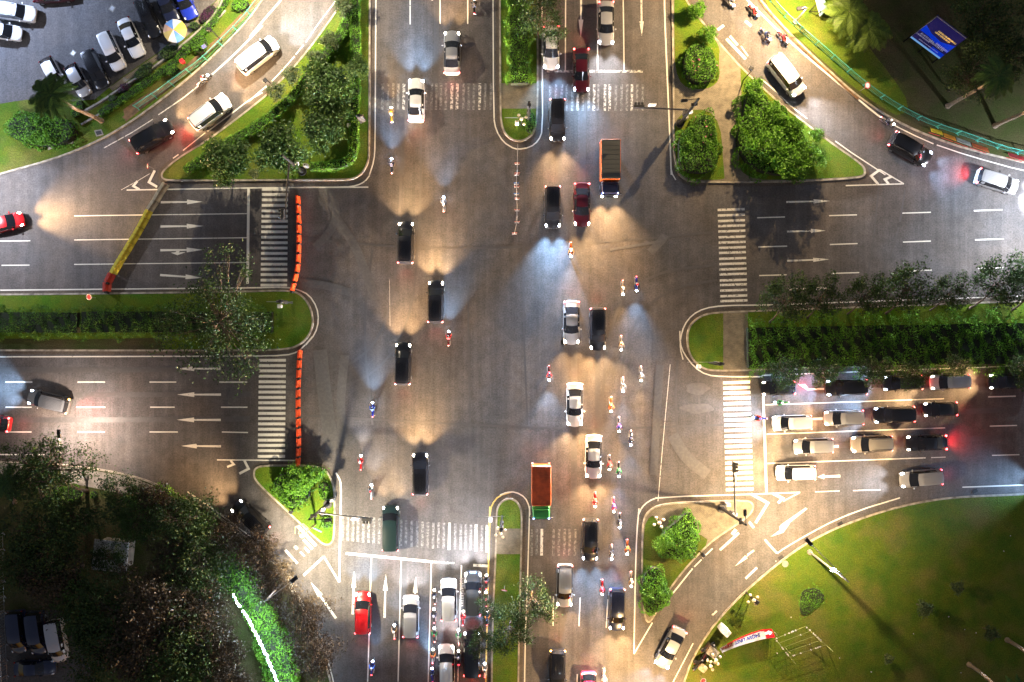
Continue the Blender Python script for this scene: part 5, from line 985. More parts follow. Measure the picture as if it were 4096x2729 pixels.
# banners hung on the right fence
for (a, c, col, lab) in (((1515, 1150), (1615, 1180), (.6, .45, .02), 'yellow cloth banner on the right park fence'), ((1630, 1195), (1735, 1232), (.62, .24, .02), 'orange cloth banner on the right park fence'), ((1745, 1235), (1870, 1282), (.33, .33, .32), 'grey and white cloth banner on the right park fence'), ((1885, 1285), (2030, 1335), (.5, .10, .03), 'red and yellow cloth banner on the right park fence'), ((2210, 1372), (2352, 1412), (.42, .03, .04), 'dark red cloth banner at the picture edge on the park fence')):
    a = PT('a4', *a, .5); c = PT('a4', *c, .5); q = (a + c) / 2; o = MB().box((0, 0, 0), ((c - a).length, .03, .95), rx=.75).build('fence_banner', mat('banner_' + lab[:6], col, .7, var=.55, vscale=2.2)); o.location = (q.x, q.y - .2, .62); o.rotation_euler = (0, 0, frame_dir(a, c)); tag(o, lab, 'banner', 'banners on the park fence')
    link('hem', MB().box((0, -.24, -.40), ((c - a).length, .03, .08), rx=.75).mesh('hem', REDS), o)

# ---- text and printed boards mapped on ruled surfaces
def text_pts(s, size=1.0):
    cu = bpy.data.curves.new('t', 'FONT'); cu.body = s; cu.size = size; cu.offset = .035; o = bpy.data.objects.new('t', cu); COL.objects.link(o); dg = bpy.context.evaluated_depsgraph_get(); dg.update(); me = bpy.data.meshes.new_from_object(o.evaluated_get(dg))
    v = [tuple(x.co) for x in me.vertices]; f = [tuple(p.vertices) for p in me.polygons]; bpy.data.objects.remove(o); bpy.data.meshes.remove(me); return v, f
class Ruled:
    def __init__(s, bot, top): s.b = bot; s.t = top
    def pl(s, q, u):
        x = max(0, min(.99999, u)) * (len(q) - 1); i = int(x); return q[i].lerp(q[i + 1], x - i)
    def at(s, u, v, lift=0.):
        a = s.pl(s.b, u); c = s.pl(s.t, u); e_ = .01; d = (s.pl(s.b, min(u + e_, 1)) - s.pl(s.b, max(u - e_, 0))).normalized(); n = d.cross((c - a).normalized()); return a.lerp(c, v) + n * lift
    def patch(s, mb, u0, u1, v0, v1, lift, n=12, th=0.):
        vs = [];  
        for i in range(n + 1):
            u = u0 + (u1 - u0) * i / n; vs += [s.at(u, v0, lift), s.at(u, v1, lift)]
        fs = [(2 * i, 2 * i + 2, 2 * i + 3, 2 * i + 1) for i in range(n)]; mb.add(vs, fs)
        if th:
            vs = []
            for i in range(n + 1):
                u = u0 + (u1 - u0) * i / n; vs += [s.at(u, v0, lift - th), s.at(u, v1, lift - th)]
            mb.add(vs, [f[::-1] for f in fs])
        return mb
    def text(s, str_, u0, u1, v0, v1, lift):
        v, f = text_pts(str_); xs = [p[0] for p in v]; ys = [p[1] for p in v]; X0, X1, Y0, Y1 = min(xs), max(xs), min(ys), max(ys)
        return [s.at(u0 + (u1 - u0) * (p[0] - X0) / (X1 - X0), v0 + (v1 - v0) * (p[1] - Y0) / (Y1 - Y0), lift) for p in v], f
# curved advertising banner on the lower right lawn (it reads from the picture top, seen upside down)
bot = [P(x, y, .5) for x, y in ((3086, 2516), (3056, 2518), (3028, 2524), (2981, 2541), (2933, 2563), (2896, 2584), (2878, 2594))]; top = [P(x, y, 2.4) for x, y in ((3102, 2549), (3066, 2555), (3036, 2561), (2982, 2576), (2936, 2591), (2902, 2605), (2888, 2611))]
rb = Ruled(bot, top); bt = thing('advertising_banner', 'curved white and red banner lettered SHOW UNIT on the lower right lawn', 'banner', bot[3]); WH = mat('banner_white', (.17, .17, .18), .9, spec=.1); RD = mat('banner_red', (.30, .004, .010), .9, spec=.1)
rb.patch(MB(), 0, 1, 0, 1, 0, 48, .03).build('banner_cloth', WH, bt); rb.patch(rb.patch(MB(), 0, .17, 0, 1, .012, 6), .17, .78, 0, .17, .012, 14).build('red_panel', RD, bt)
mb = MB(); v, f = rb.text('SHOW UNIT', .29, .65, .30, .74, .07); mb.add(v, f).build('lettering', mat('ink_blue', (.004, .010, .10), .9, spec=.05), bt)
mb = MB(); v, f = rb.text('ZENA', .67, .95, .28, .74, .07); mb.add(v, f).build('lettering', mat('ink_brown', (.10, .015, .015), .9, spec=.05), bt)
mb = MB(); mb.add([rb.at(u, v_, .06) for u, v_ in ((.165, .36), (.095, .36), (.095, .20), (.02, .46), (.095, .74), (.095, .60), (.165, .60))], ((0, 1, 5, 6), (2, 3, 4))).build('arrow_mark', WHITEP, bt)
for x, y in ((3086, 2516), (2880, 2596), (2985, 2543)): MB().tube([P(x, y, .13), P(x, y, .13) + Vector((0, 0, 2.3))], .035, 6).build('stake', BARK, bt)
# blue billboard in the dark park
bb = Ruled([P(3640, 149, 2.), P(3757, 236, 2.)], [P(3748, 66, 7.6), P(3864, 154, 7.6)]); t = thing('billboard', 'large blue printed billboard in the dark upper right park', 'billboard', P(3700, 192, .1))
bb.patch(MB(), 0, 1, 0, 1, 0, 2, .12).build('board', mat('board_navy', (.003, .002, .016), .9, emit=(.01, .008, .06), estr=.1, spec=.05), t); BLU = mat('board_blue', (.003, .010, .17), .9, emit=(.0, .03, .5), estr=.08, spec=.05)  # faint glow put into board and print; no lamp lights them
mb = MB(); mb.add([bb.at(u, v, .01) for u, v in ((0, .38), (0, .62), (.3, .5), (.65, .46), (1, .62), (1, .30), (.6, .32), (.3, .38))], ((0, 1, 2, 7), (7, 2, 3, 6), (6, 3, 4, 5))); bb.patch(mb, .6, 1, .06, .2, .01, 2); mb.build('printed_band', BLU, t)
bb.patch(MB(), 0, 1, 0, .06, .012, 2).build('footer_strip', mat('board_pale', (.08, .2, .36), .5, emit=(.15, .35, .7), estr=.08), t)
rs = random.Random(5); GOLD = mat('board_gold', (.6, .42, .08), .5, emit=(.8, .55, .1), estr=.08); SILV = mat('board_grey', (.3, .3, .4), .5, emit=(.5, .5, .7), estr=.04)
for nm, m, rows in (('lettering', GOLD, ((.36, .95, .66, .055), (.33, .80, .585, .055))), ('printed_picture', SILV, ((.02, .45, .22, .05), (.1, .52, .29, .06), (.42, .9, .25, .06), (.6, .97, .31, .07), (.2, .85, .12, .03)))):
    mb = MB()
    for u0, u1, v, hh in rows:
        u = u0
        while u < u1:
            w = rs.uniform(.012, .026); k = rs.uniform(-.01, .01); mb.add([bb.at(u, v, .02), bb.at(u + w * .55, v, .02), bb.at(u + w * .55 + k, v + hh * rs.uniform(.7, 1), .02), bb.at(u + k, v + hh, .02)], ((0, 1, 2, 3),)); u += w * rs.uniform(1., 1.7)
    mb.build(nm, m, t)
for a, c in ((bb.at(0, 0), bb.at(0, 1)), (bb.at(1, 0), bb.at(1, 1)), (bb.at(.5, 0), bb.at(.5, 1))): MB().tube([Vector((a.x, a.y, .1)) + Vector((.15, .15, 0)), Vector((c.x, c.y, c.z)) + Vector((.15, .15, 0))], .09, 8).build('post', STEEL, t)
MB().tube([bb.at(0, 1), bb.at(1, 1)], .05, 6).build('top_rail', GALV, t); MB().tube([bb.at(0, 0), bb.at(0, 1)], .04, 6).build('side_rail', GALV, t)
# pale park sign at the top
sg = Ruled([P(3246, -60, .9), P(3279, 67, .9)], [P(3271, -95, 2.6), P(3306, 38, 2.6)]); t = thing('park_sign', 'pale blue sign with white letters beside the bright palm, cut by the top edge', 'sign', P(3275, 20, .1))
sg.patch(MB(), 0, 1, 0, 1, 0, 2, .12).build('board', mat('sign_pale_blue', (.20, .36, .46), .5), t); sg.patch(MB(), 0, 1, 0, .10, .01, 2).build('trim', WHITEP, t)
mb = MB(); v, f = sg.text('ADIAL', .22, .90, .58, .86, .02); mb.add(v, f).build('lettering', WHITEP, t)
for u in (.1, .9): a = sg.at(u, 0); MB().tube([(a.x, a.y, .1), (a.x, a.y, 1.6)], .06, 6).build('post', STEEL, t)
MB().tube([P(3262, 20, 1.2), P(3236, 48, .13)], .05, 6).tube([P(3270, 47, 1.2), P(3236, 48, .13)], .05, 6).build('brace', STEEL, t)
# striped parasol by the car park
c = P(697, 122, 2.3); t = thing('parasol', 'round parasol with blue, orange, yellow and white wedges beside the car park', 'parasol', (c.x, c.y, .13)); r_ = 1.34
link('pole', MB().cyl((0, 0, 1.2), .035, 2.4, seg=8).mesh('pole', GALV), t); link('base', MB().cyl((0, 0, .05), .32, .1, seg=14).mesh('base', CONC_D), t)
mats = [mat('canvas_' + n, col, .8) for n, col in (('white', (.55, .55, .57)), ('blue', (.10, .25, .62)), ('clay', (.46, .30, .22)), ('olive', (.42, .36, .13)), ('orange', (.75, .33, .10)), ('yellow', (.75, .5, .07)))]
b = MB(); order = [4, 5, 0, 1, 2, 3, 0, 1]
for k in range(8):
    b.cur = order[k]; a0, a1 = R(k * 45 - 35), R(k * 45 + 10); am = (a0 + a1) / 2
    pt = lambda a, rr, z: (math.cos(a) * rr, math.sin(a) * rr, z)
    b.add([(0, 0, 2.42), pt(a0, r_ * .6, 2.28), pt(a1, r_ * .6, 2.28), pt(a0, r_, 2.02), pt(a1, r_, 2.02), pt(am, r_ * .575, 2.26), pt(am, r_ * .975, 2.0)], ((0, 1, 5), (0, 5, 2), (1, 3, 6, 5), (5, 6, 4, 2)))
link('canopy', b.mesh('canopy', mats), t); b = MB()
for k in range(8): b.tube([(0, 0, 2.38), (math.cos(R(k * 45 - 35)) * r_ * .97, math.sin(R(k * 45 - 35)) * r_ * .97, 1.99)], .012, 4)
link('ribs', b.mesh('ribs', STEEL), t)
# stalls, kiosk and bamboo frame on the lower right lawn
TIN = mat('corrugated_sheet', (.30, .28, .25), .5, .3, var=.4, vscale=4)
def stall(px, py, ang, w, l, h, label, m):
    p = P(px, py, h); t = thing('food_stall', label, 'stall', (p.x, p.y, .1), ang, 'stalls on the lower right lawn')
    b = MB()
    for i in range(7): b.rbox((-l / 2 + l * (i + .5) / 7, 0, h - .1), (l / 7 * .82, w, .06), b=.02)
    link('roof', b.rbox((0, 0, h - .15), (l, w, .05), b=.02).mesh('roof', m), t); link('counter', MB().rbox((0, 0, .5), (l * .8, w * .7, .9)).mesh('counter', mat('stall_wood', (.12, .07, .04), .8)), t)
    for sx in (-1, 1):
        for sy in (-1, 1): link('post', MB().cyl((sx * l * .45, sy * w * .45, h / 2), .03, h, seg=6).mesh('post', BARK), t)
stall(2852, 2612, R(-38), 1., 1.25, 1.9, 'food stall with a pale corrugated roof at the banner end', TIN); stall(2812, 2674, R(-40), .8, .9, 1.6, 'small food stall with a cream roof near the bottom edge', mat('cream_sheet', (.36, .31, .22), .6, var=.5, vscale=5))
c = P(2904, 2530, 1.9); t = thing('kiosk', 'white box kiosk casting a long dark shadow above the curved banner', 'kiosk', (c.x, c.y, .1), R(-42)); link('body', MB().rbox((0, 0, .95), (1.0, .75, 1.9)).mesh('body', WHITEP), t); link('poster', MB().box((0, 0, 1.91), (.9, .65, .02)).mesh('poster', mat('kiosk_print', (.42, .52, .68), .5, var=.4, vscale=5)), t)
c = P(3240, 2560, 1.); t = thing('bamboo_frame', 'thin bamboo frame of poles tied with pale rags on the lower right lawn', 'frame', P(3210, 2580, .1)); BAM = mat('bamboo', (.14, .17, .06), .7); RAG = mat('rag', (.55, .55, .6), .8)
b = MB(); C4 = [(3100, 2556), (3222, 2506), (3304, 2580), (3158, 2628)]
for x, y in C4 + [(3140, 2590), (3262, 2545)]: MB().tube([P(x, y, .1), P(x, y, .1) + Vector((0, 0, 2.2))], .04, 6).build('upright', BAM, t)
for a, c_ in zip(C4, C4[1:] + C4[:1]): b.tube([P(*a, 2.1), P(*c_, 2.1)], .025, 5)
for k in (.25, .5, .75): b.tube([P(C4[0][0] + (C4[3][0] - C4[0][0]) * k, C4[0][1] + (C4[3][1] - C4[0][1]) * k, 2.1), P(C4[1][0] + (C4[2][0] - C4[1][0]) * k, C4[1][1] + (C4[2][1] - C4[1][1]) * k, 2.1)], .022, 5)
b.build('crosspole', BAM, t); b = MB()
for i in range(34):
    e_ = random.randint(0, 3); a, c_ = C4[e_], C4[(e_ + 1) % 4]; k = random.random(); b.box(P(a[0] + (c_[0] - a[0]) * k, a[1] + (c_[1] - a[1]) * k, 2.12), (.10, .16, .05), rz=random.random() * 3)
b.build('rag_ties', RAG, t)
for i in range(14):
    p = P(random.uniform(3080, 4050), random.uniform(2090, 2700), .14)
    o = link('litter', MB().box((0, 0, .03), (random.uniform(.08, .15), random.uniform(.06, .10), .03), rx=.2).mesh('litter', RAG)); o.location = p; o.rotation_euler = (0, 0, random.random() * 3); tag(o, 'small pale scrap of litter lying on the lower right lawn', 'litter', 'litter on the lawn')
# ruined pale roof under the wood, light string
c = P(440, 2225, 2.6); t = thing('hut', 'pale tin-roofed hut half hidden under the crowns of the lower left wood', 'hut', (c.x, c.y, .1), R(-6)); PT_ = mat('pale_tin', (.34, .36, .40), .5, .2, var=.6, vscale=2.5); b = MB()
for i in range(14): b.rbox((-1.75 + i * .27, 0, 2.5), (.2, 3.3, .06), b=.02)
link('roof', b.rbox((0, 0, 2.42), (3.9, 3.4, .08), b=.02).mesh('roof', PT_), t); link('wall', MB().rbox((0, 0, 1.2), (3.3, 2.8, 2.4)).mesh('wall', CONC_D), t); link('door', MB().box((.4, -1.42, 1.), (.9, .04, 2.)).mesh('door', BARK), t)
for nm, pts, n, lab in (('a', [('d1', 2095, 785), ('d1', 2120, 835), ('d1', 2150, 890)], 7, 'short upper string of white bulbs beside the green crowns'), ('b', [('d1', 2180, 935), ('d2', 0, 1035), ('d2', 60, 1150), ('d2', 120, 1270), ('d2', 180, 1400), ('d2', 240, 1568), ('d2', 290, 1700)], 52, 'long string of blazing white bulbs down through the lower left wood')):
    q = [PT(*p, 3.6) for p in pts]; t = thing('light_string', lab, 'light string', (q[0].x, q[0].y, .1), 0, 'light strings'); MB().tube(q, .02, 5).build('cable', TRIM, t)
    for p in q[::3] + [q[-1]]: MB().tube([(p.x, p.y, .1), p], [.08, .05], 6).build('post', STEEL, t)
    bl = MB().ball((0, 0, 0), .11, 10, 6).mesh('bulb', lampmat('bulb', (.5, .68, 1), 9), 60)
    for i in range(n):
        x = (len(q) - 1) * i / (n - 1); k = min(int(x), len(q) - 2); p = q[k].lerp(q[k + 1], x - k); o = link('bulb', bl, t); o.location = p - Vector((q[0].x, q[0].y, .1)) + Vector((random.uniform(-.07, .07), random.uniform(-.07, .07), random.uniform(-.05, .05)))
    for k in ((.5,) if nm == 'a' else (.1, .35, .6, .85)):
        x = (len(q) - 1) * k; i = int(x); p = q[i].lerp(q[i + 1], x - i); light('bulb_glow', 'POINT', p - Vector((q[0].x, q[0].y, .1)) + Vector((.3, .3, .6)), 85, (.75, .9, 1), t, rad=.3)
# ------------------------------------------------------------------ traffic
V = make_car
# northbound, left carriageway
V('sedan_car', 1665, 402, 90, 'white', 'white sedan driving up over the faded upper left zebra', 'cool', power=1.2)
V('sedan_car', 1808, 212, 90, 'silver', 'pale silver sedan driving up ahead of the upper left zebra', 'warm', power=.9)
V('mpv_car', 1623, 972, 89, 'black', 'black people carrier driving up, level with the orange barriers', 'warm', power=1.3)
V('mpv_car', 1743, 1208, 89, 'black', 'black people carrier driving up in the centre left of the junction', 'warm', power=1.5)
V('mpv_car', 1612, 1456, 89, 'black', 'black people carrier driving up below the left median nose', 'warm', power=1.3)
V('mpv_car', 1681, 1896, 90, 'black', 'black people carrier driving up, right of two motorcycles', 'warm', power=1.5)
V('passenger_van', 1563, 2112, 90, 'teal', 'long dark van driving up over the lower left zebra', 'warm', power=.7)
V('mpv_car', 1451, 2452, 89.5, 'red', 'bright red people carrier in the left lane below the stop line', 'cool', power=.9)
V('mpv_car', 1643, 2466, 89.5, 'silver', 'silver ribbed-roof people carrier next to the bright red one', 'white', power=.8)
V('mpv_car', 1795, 2400, 90.5, 'white', 'white people carrier waiting among motorcycles, front one', 'white', tail='brake', power=.9)
t = V('suv_car', 1891, 2374, 89, 'grey', 'grey-roofed vehicle with a blue front light bar, waiting by the lower median', 'white', power=1.2)
link('light_bar', MB().rbox((2.28, 0, .98), (.12, .6, .10), b=.03).mesh('light_bar', LM['blue']), t)
V('mpv_car', 1786, 2663, 90.5, 'white', 'white people carrier waiting in the lower queue, second one', 'white', tail='brake', power=.9)
V('passenger_van', 1888, 2612, 90, 'black', 'black van waiting under the thin tree by the lower median', 'cool', tail='brake', power=.8)
# southbound, right carriageway
V('sedan_car', 2424, 92, -90, 'silver', 'pale sedan at the top of the right lanes', 'white', power=1.1)
V('sedan_car', 2205, 190, -90, 'silver', 'silver sedan partly under the upper median tree', 'cool', power=.8)
V('sedan_car', 2325, 280, -90, 'darkred', 'dark red sedan entering the upper right zebra', 'cool', power=1.)
V('mpv_car', 2230, 480, -90, 'black', 'black car beside the round nose of the upper median', 'warm', power=1.4)
make_truck(2438, 672, -90, 'box truck with a dark grey roof and an orange side', 'navy', mat('truck_roof', (.05, .055, .055), .7), CP['orange'], 'warm', 2.2)
V('mpv_car', 2211, 828, -90, 'black', 'black car throwing a long blue-white beam down the road', 'cool', power=2.6)
V('sedan_car', 2328, 818, -90, 'darkred', 'dark maroon sedan beside the orange-sided truck', 'warm', power=.9)
V('sedan_car', 2286, 1290, -90, 'silver', 'silver sedan in the middle of the junction with a red tail', 'warm', power=1.1)
V('mpv_car', 2391, 1316, -90, 'black', 'black car right of the silver sedan in mid junction', 'warm', power=1.3)
V('sedan_car', 2299, 1618, -90, 'white', 'white car with a dark glass roof on the long road patch', 'warm', power=1.5)
V('sedan_car', 2374, 1826, -91, 'white', 'white sedan among motorcycles above the lower median', 'warm', power=1.8)
make_truck(2164, 1962, -90, 'unlit truck with a rust-orange tarpaulin beside the lower median nose', 'green', mat('tarpaulin', (.24, .035, .008), .85, var=.5, vscale=1.2), CP['orange'], 'off', 0)
V('mpv_car', 2361, 2158, -91, 'black', 'black car left of the kerb beside the glossy bush', 'cool', power=1.1)
V('mpv_car', 2259, 2342, -91, 'silver', 'pale silver people carrier next to the lower median', 'warm', power=.7)
V('mpv_car', 2468, 2437, -91, 'navy', 'dark navy car leaving past the lower right island tip', 'warm', power=1.5)
V('mpv_car', 2230, 2682, -91, 'black', 'black car with amber tail lamps at the bottom edge', 'warm', tail='amber', power=1.)
V('hatchback_car', 2354, 2760, -90, 'pink', 'pink-red car cut off by the bottom edge', 'warm', power=1.)
V('sedan_car', 2682, 2590, -117, 'silver', 'silver sedan with a dark rear window on the right slip road', 'cool', power=.8)
# slip roads
V('passenger_van', 1032, 222, 38, 'white', 'white van on the upper left slip road, the higher one', 'white', power=1.3); V('suv_car', 842, 450, 37, 'white', 'white vehicle on the upper left slip road throwing a red tail glow', 'warm', power=1.2, brake=True)
V('suv_car', 611, 547, 31, 'black', 'black vehicle at the lower end of the upper left slip road', 'warm', power=1.2)
V('hatchback_car', 22, 892, 14, 'red', 'red car entering at the left edge with a wide warm beam', 'warm', power=2.2)
V('mpv_car', 196, 1606, 166, 'grey', 'grey-roofed car swerving left on the lower left road with amber tails', 'cool', tail='amber', power=1.8, brake=True); V('hatchback_car', -30, 1690, 172, 'red', 'red car leaving at the left edge of the lower road', 'warm', power=1.)
V('mpv_car', 1003, 2074, 138, 'black', 'black car on the lower left slip road under the wood edge', 'warm', power=1.1)
V('passenger_van', 3144, 304, -52, 'white', 'white van coming down the upper right slip road', 'white', power=1.4); V('suv_car', 3638, 598, -30, 'black', 'black vehicle on the upper right slip road beside the banners', 'cool', power=.9); V('mpv_car', 3988, 727, -17, 'silver', 'pale car at the right end of the upper slip road', 'white', tail='brake', power=2.5, brake=True)
V('mpv_car', 3684, 1914, 185, 'silver', 'silver van-like car passing the queue in the lowest right lane', 'white', power=.9); V('mpv_car', 4250, 1930, 183, 'white', 'white car with cool headlights just beyond the right edge', 'cool', power=.7)
# the queue on the right
Q = [('hatchback_car', 3115, 1552, 'black', 'black hatchback at the stop line under the median tree', 'warm', 'brake', 182), ('suv_car', 3385, 1550, 'black', 'black vehicle with red front lamp, second below the median hedge', 'cool', 'red', 182), ('mpv_car', 3611, 1532, 'black', 'black car with leaves over its roof, third below the median hedge', 'cool', 'red', 182), ('mpv_car', 3800, 1528, 'silver', 'silver wagon in the lane below the median hedge', 'warm', 'red', 182), ('mpv_car', 4035, 1526, 'black', 'black car with dazzling headlights at the right edge of the hedge lane', 'warm', 'red', 181),
     ('mpv_car', 3169, 1692, 'white', 'white people carrier, first behind the stop line in the second lane', 'white', 'red', 182), ('mpv_car', 3376, 1672, 'silver', 'silver ribbed-roof car, second in the second lane', 'warm', 'red', 182), ('suv_car', 3575, 1659, 'black', 'large black vehicle with blue side markers in the second lane', 'cool', 'red', 182), ('hatchback_car', 3762, 1637, 'black', 'small black car with amber fog lamp, last of the second lane', 'warm', 'red', 182),
     ('mpv_car', 3254, 1785, 'silver', 'pale silver people carrier, first in the third lane', 'warm', 'red', 182), ('suv_car', 3486, 1776, 'sand', 'sand-silver vehicle with roof rails and blue fog lamps', 'warm', 'red', 182), ('sedan_car', 3707, 1772, 'black', 'black sedan with a red brake glow, last in the third lane', 'warm', 'brake', 182), ('mpv_car', 3184, 1892, 'white', 'white people carrier alone in the fourth lane by the stop line', 'warm', 'red', 181)]
for k, x, y, c, lab, hd, tl, a in Q: V(k, x, y, a, c, lab, hd, tail=tl, power=1.1 if x < 4000 else 1.6, group='cars queuing at the right stop line', brake=tl == 'brake')
# parked cars, upper left
for k, x, y, a, c, lab in (('suv_car', 62, 50, -8, 'white', 'white vehicle parked at the upper left corner, nose right'), ('mpv_car', 8, 126, -8, 'white', 'white car half outside the left edge in the car park'), ('sedan_car', 525, 152, -66, 'white', 'white sedan parked between the dark car and the white van'), ('mpv_car', 448, 207, -65, 'white', 'white people carrier parked left of the white sedan'), ('mpv_car', 384, 279, -65, 'black', 'black car parked left of the white people carrier'), ('hatchback_car', 313, 322, -62, 'silver', 'pale hatchback parked beside the leaning palm'), ('mpv_car', 594, 75, -67, 'black', 'black people carrier parked right of the white sedan'), ('sedan_car', 664, 15, -67, 'navy', 'dark sedan parked above the parasol'), ('sedan_car', 735, 0, -66, 'blue', 'bright blue sedan parked by the purple shrub'), ('hatchback_car', 214, 296, -62, 'white', 'small white car parked under the leaning palm'), ('sedan_car', 214, -22, 5, 'darkred', 'dark red sedan at the top edge of the car park')):
    V(k, x, y, a, c, lab, None, None, 0, 'parked cars in the upper left car park', .134)
for k, x, y, a, c, lab in (('passenger_van', 75, 2525, -84, 'navy', 'dim van parked nearest the left railing'), ('passenger_van', 152, 2530, -82, 'navy', 'dim van parked in the middle under the wood'), ('passenger_van', 232, 2560, -80, 'silver', 'bluish van parked rightmost under the wood'), ('sedan_car', 140, 2672, 2, 'navy', 'dark sedan parked below the dim vans')):
    V(k, x, y, a, c, lab, None, None, 0, 'vehicles parked under the lower left wood', .14)
b = P(-40, 2560, 0)
# motorcycles: x, y, heading, paint, description, jacket, helmet, head colour, power
BK = [(1567, 458, 90, 'yellow', 'motorcycle with yellow bodywork under the upper left zebra', 'tan', 'yellow', 'warm', .5), (1568, 662, 90, 'navy', 'dark motorcycle riding up beside the upper left island corner', 'navy', 'black', 'cool', .9), (1775, 815, 90, 'silver', 'pale motorcycle riding up alone in the upper junction', 'grey', 'white', 'cool', .6), (1795, 1350, 88, 'darkred', 'maroon motorcycle below the central black car', 'red', 'black', 'cool', .9), (1492, 1634, 90, 'blue', 'blue motorcycle riding up near the lower orange barriers', 'blue', 'navy', 'cool', 1.1), (1445, 1846, 89, 'red', 'red motorcycle riding up beside the lower left kerb line', 'red', 'white', 'white', .5), (1487, 1962, 89, 'white', 'white motorcycle riding up just above the lower left zebra', 'grey', 'red', 'white', .5), (1579, 2520, 90, 'white', 'white motorcycle between the red and silver people carriers', 'tan', 'white', 'cool', .5), (1490, 2665, 84, 'blue', 'blue motorcycle in the left lane near the bottom edge', 'blue', 'silver', 'cool', .3),
 (1897, 25, 90, 'black', 'dark motorcycle at the top edge beside the upper median', 'black', 'black', 'warm', .3),
 (2283, 1003, -90, 'orange', 'orange motorcycle at the edge of the blue-white beam', 'orange', 'white', 'white', .5), (2490, 1155, -90, 'sand', 'tan motorcycle left of the blue-lamped one', 'tan', 'white', 'warm', .5), (2545, 1140, -90, 'blue', 'motorcycle with a strong blue lamp nearest the right median', 'navy', 'red', 'cool', 1.), (2484, 1376, -90, 'sand', 'tan motorcycle right of the mid junction black car', 'tan', 'orange', 'warm', .5), (2196, 1496, -90, 'darkred', 'maroon motorcycle riding alone beside the road patch', 'red', 'navy', 'cool', .9), (2491, 1541, -91, 'silver', 'silver motorcycle below the right median nose', 'grey', 'black', 'cool', .4), (2563, 1498, -90, 'sand', 'tan motorcycle farthest right below the median nose', 'grey', 'white', 'warm', .4), (2443, 1621, -91, 'orange', 'orange motorcycle right of the dark-roofed white car', 'orange', 'red', 'warm', .4), (2475, 1701, -91, 'navy', 'navy motorcycle in the middle of the right pack', 'purple', 'blue', 'warm', .4), (2523, 1755, -91, 'navy', 'dark motorcycle rightmost in the lower right pack', 'navy', 'black', 'cool', .5), (2437, 1853, -91, 'black', 'black motorcycle beside the white sedan', 'red', 'grey', 'warm', .4), (2474, 1880, -91, 'black', 'black motorcycle with a green light right of the white sedan', 'green', 'black', 'cool', .5), (2380, 2000, -91, 'red', 'red motorcycle below the white sedan', 'red', 'red', 'warm', .5), (2454, 2021, -91, 'pink', 'pink-lit motorcycle nearest the lower right island corner', 'purple', 'pink', 'warm', .3), (2478, 2084, -92, 'black', 'black motorcycle beside the kerb with globe lamps', 'black', 'white', 'cool', .4), (2446, 2210, -91, 'silver', 'silver motorcycle right of the black car by the glossy bush', 'black', 'silver', 'cool', .7), (2508, 2190, -91, 'orange', 'orange motorcycle hugging the lower right kerb', 'orange', 'black', 'warm', .2), (2408, 2350, -92, 'red', 'red motorcycle with a pink-clad rider above the navy car', 'red', 'pink', 'warm', .4), (2524, 2318, -91, 'sand', 'tan motorcycle squeezed against the kerb above the navy car', 'tan', 'white', 'warm', .3), (2416, 2705, -90, 'white', 'white motorcycle at the bottom edge', 'white', 'white', 'white', .3),
 (817, 320, 40, 'white', 'white motorcycle on the outer line of the upper left slip road', 'white', 'red', 'white', .3), (3062, 142, -52, 'navy', 'navy motorcycle above the white van, left of a pair', 'navy', 'black', 'white', .4), (3132, 152, -52, 'red', 'red motorcycle above the white van, right of a pair', 'red', 'black', 'warm', .4), (2918, 8, -52, 'white', 'white motorcycle at the top of the upper right slip road, left one', 'grey', 'white', 'cool', .3), (3014, 46, -52, 'red', 'red motorcycle at the top of the upper right slip road, right one', 'red', 'white', 'cool', .3), (3550, 488, -32, 'sand', 'tan motorcycle hugging the outer edge line by the teal fence', 'black', 'white', 'warm', .3),
 (3120, 1610, 180, 'green', 'green motorcycle on the lane line at the right stop line', 'green', 'white', 'white', .4), (3033, 1672, 176, 'blue', 'blue motorcycle stopped between zebra and right stop line', 'red', 'blue', 'cool', .4),
 (1739, 2382, 92, 'black', 'black motorcycle left of the front white people carrier, topmost', 'black', 'white', 'warm', .3), (1737, 2457, 90, 'black', 'black motorcycle second down left of the front white people carrier', 'navy', 'silver', 'white', .3), (1739, 2533, 91, 'navy', 'motorcycle with blue lamp behind the front white people carrier', 'green', 'red', 'cool', .4), (1732, 2618, 88, 'sand', 'tan motorcycle beside the rear white people carrier, upper', 'orange', 'red', 'warm', .3), (1730, 2694, 92, 'blue', 'motorcycle with a dazzling blue lamp at the bottom queue', 'black', 'blue', 'cool', 1.5), (1853, 2466, 88, 'red', 'red motorcycle between the front queue cars', 'red', 'red', 'warm', .3), (1835, 2540, 92, 'silver', 'silver motorcycle left of the waiting black van, upper', 'green', 'white', 'white', .4), (1835, 2624, 90, 'black', 'black motorcycle left of the waiting black van, lower', 'black', 'silver', 'warm', .3), (1946, 2322, 90, 'black', 'black motorcycle against the lower median kerb, topmost', 'black', 'red', 'warm', .3), (1945, 2390, 93, 'darkred', 'maroon motorcycle against the lower median kerb, second', 'grey', 'pink', 'warm', .3), (1949, 2466, 88, 'blue', 'blue motorcycle against the lower median kerb, third', 'orange', 'blue', 'warm', .4), (1939, 2674, 91, 'white', 'white-nosed motorcycle against the lower median kerb, lowest', 'tan', 'black', 'cool', .3)]
for x, y, a, pt, lab, jk, hl, hd, pw in BK:
    rl = 'rider in %s on the ' % jk + lab.replace('motorcycle', 'bike', 1)
    if len(rl.split()) > 16: rl = 'rider on the ' + lab.replace('motorcycle', 'bike', 1)
    make_bike(x, y, a, pt, lab, jk, hl, rl, hd, power=pw)
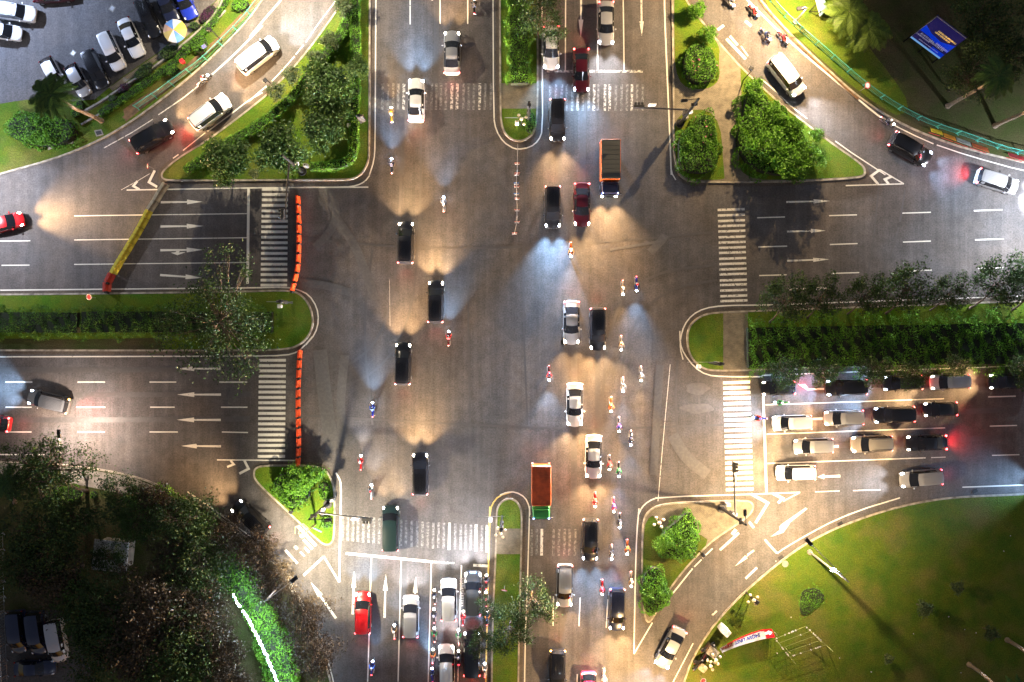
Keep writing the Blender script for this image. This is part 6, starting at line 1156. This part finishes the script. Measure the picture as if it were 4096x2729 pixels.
for x, y, a, c, lab in ((2832, 2588, 30, 'black', 'parked black motorcycle in the shade above the corrugated stall'), (2826, 2606, 60, 'darkred', 'parked maroon motorcycle beside the globe lamps and stall'), (2805, 2640, 20, 'black', 'parked black motorcycle between the two stalls'), (2792, 2655, 50, 'navy', 'parked navy motorcycle lowest in the stall cluster')):
    make_bike(x, y, a, c, lab, 'black', 'black', '', None, None, 0, False, .13, group='motorcycles parked by the stalls')
# ------------------------------------------------------------------ sky, moonlight, camera
w = bpy.data.worlds.new('World'); scene.world = w; w.use_nodes = True; nt = w.node_tree
sky = nt.nodes.new('ShaderNodeTexSky'); sky.sky_type = 'NISHITA'; sky.sun_disc = False; sky.sun_elevation = R(SKY_ELEV); sky.sun_rotation = R(140); sky.air_density = 1.2; sky.dust_density = 2.
bg = nt.nodes['Background']; bg.inputs['Strength'].default_value = SKY_STR; tn = nt.nodes.new('ShaderNodeMix'); tn.data_type = 'RGBA'; tn.blend_type = 'MULTIPLY'; tn.inputs[0].default_value = 1; tn.inputs[7].default_value = (1.0, .92, 1.12, 1); nt.links.new(sky.outputs[0], tn.inputs[6]); nt.links.new(tn.outputs[2], bg.inputs[0])
sd = bpy.data.lights.new('moon', 'SUN'); sd.energy = .01; sd.angle = R(.5); sd.color = (.8, .88, 1); so = bpy.data.objects.new('moon', sd); COL.objects.link(so); so.rotation_euler = (R(35), R(12), 0)
cd = bpy.data.cameras.new('camera'); cam = bpy.data.objects.new('camera', cd); COL.objects.link(cam); cam.location = (0, 0, H); cam.rotation_euler = (0, 0, 0)
cd.sensor_width = 36; cd.angle_x = 2 * math.atan(4096 / S / 2 / H); cd.clip_end = 3000; scene.camera = cam
vs = scene.view_settings; vs.view_transform = 'Standard'; vs.look = 'None'; vs.exposure = EXPO; vs.gamma = 1; vs.use_curve_mapping = False
scene.cycles.use_light_tree = True; scene.cycles.max_bounces = 4; scene.cycles.diffuse_bounces = 2; scene.cycles.glossy_bounces = 2; scene.cycles.transmission_bounces = 2; scene.cycles.sample_clamp_indirect = 4
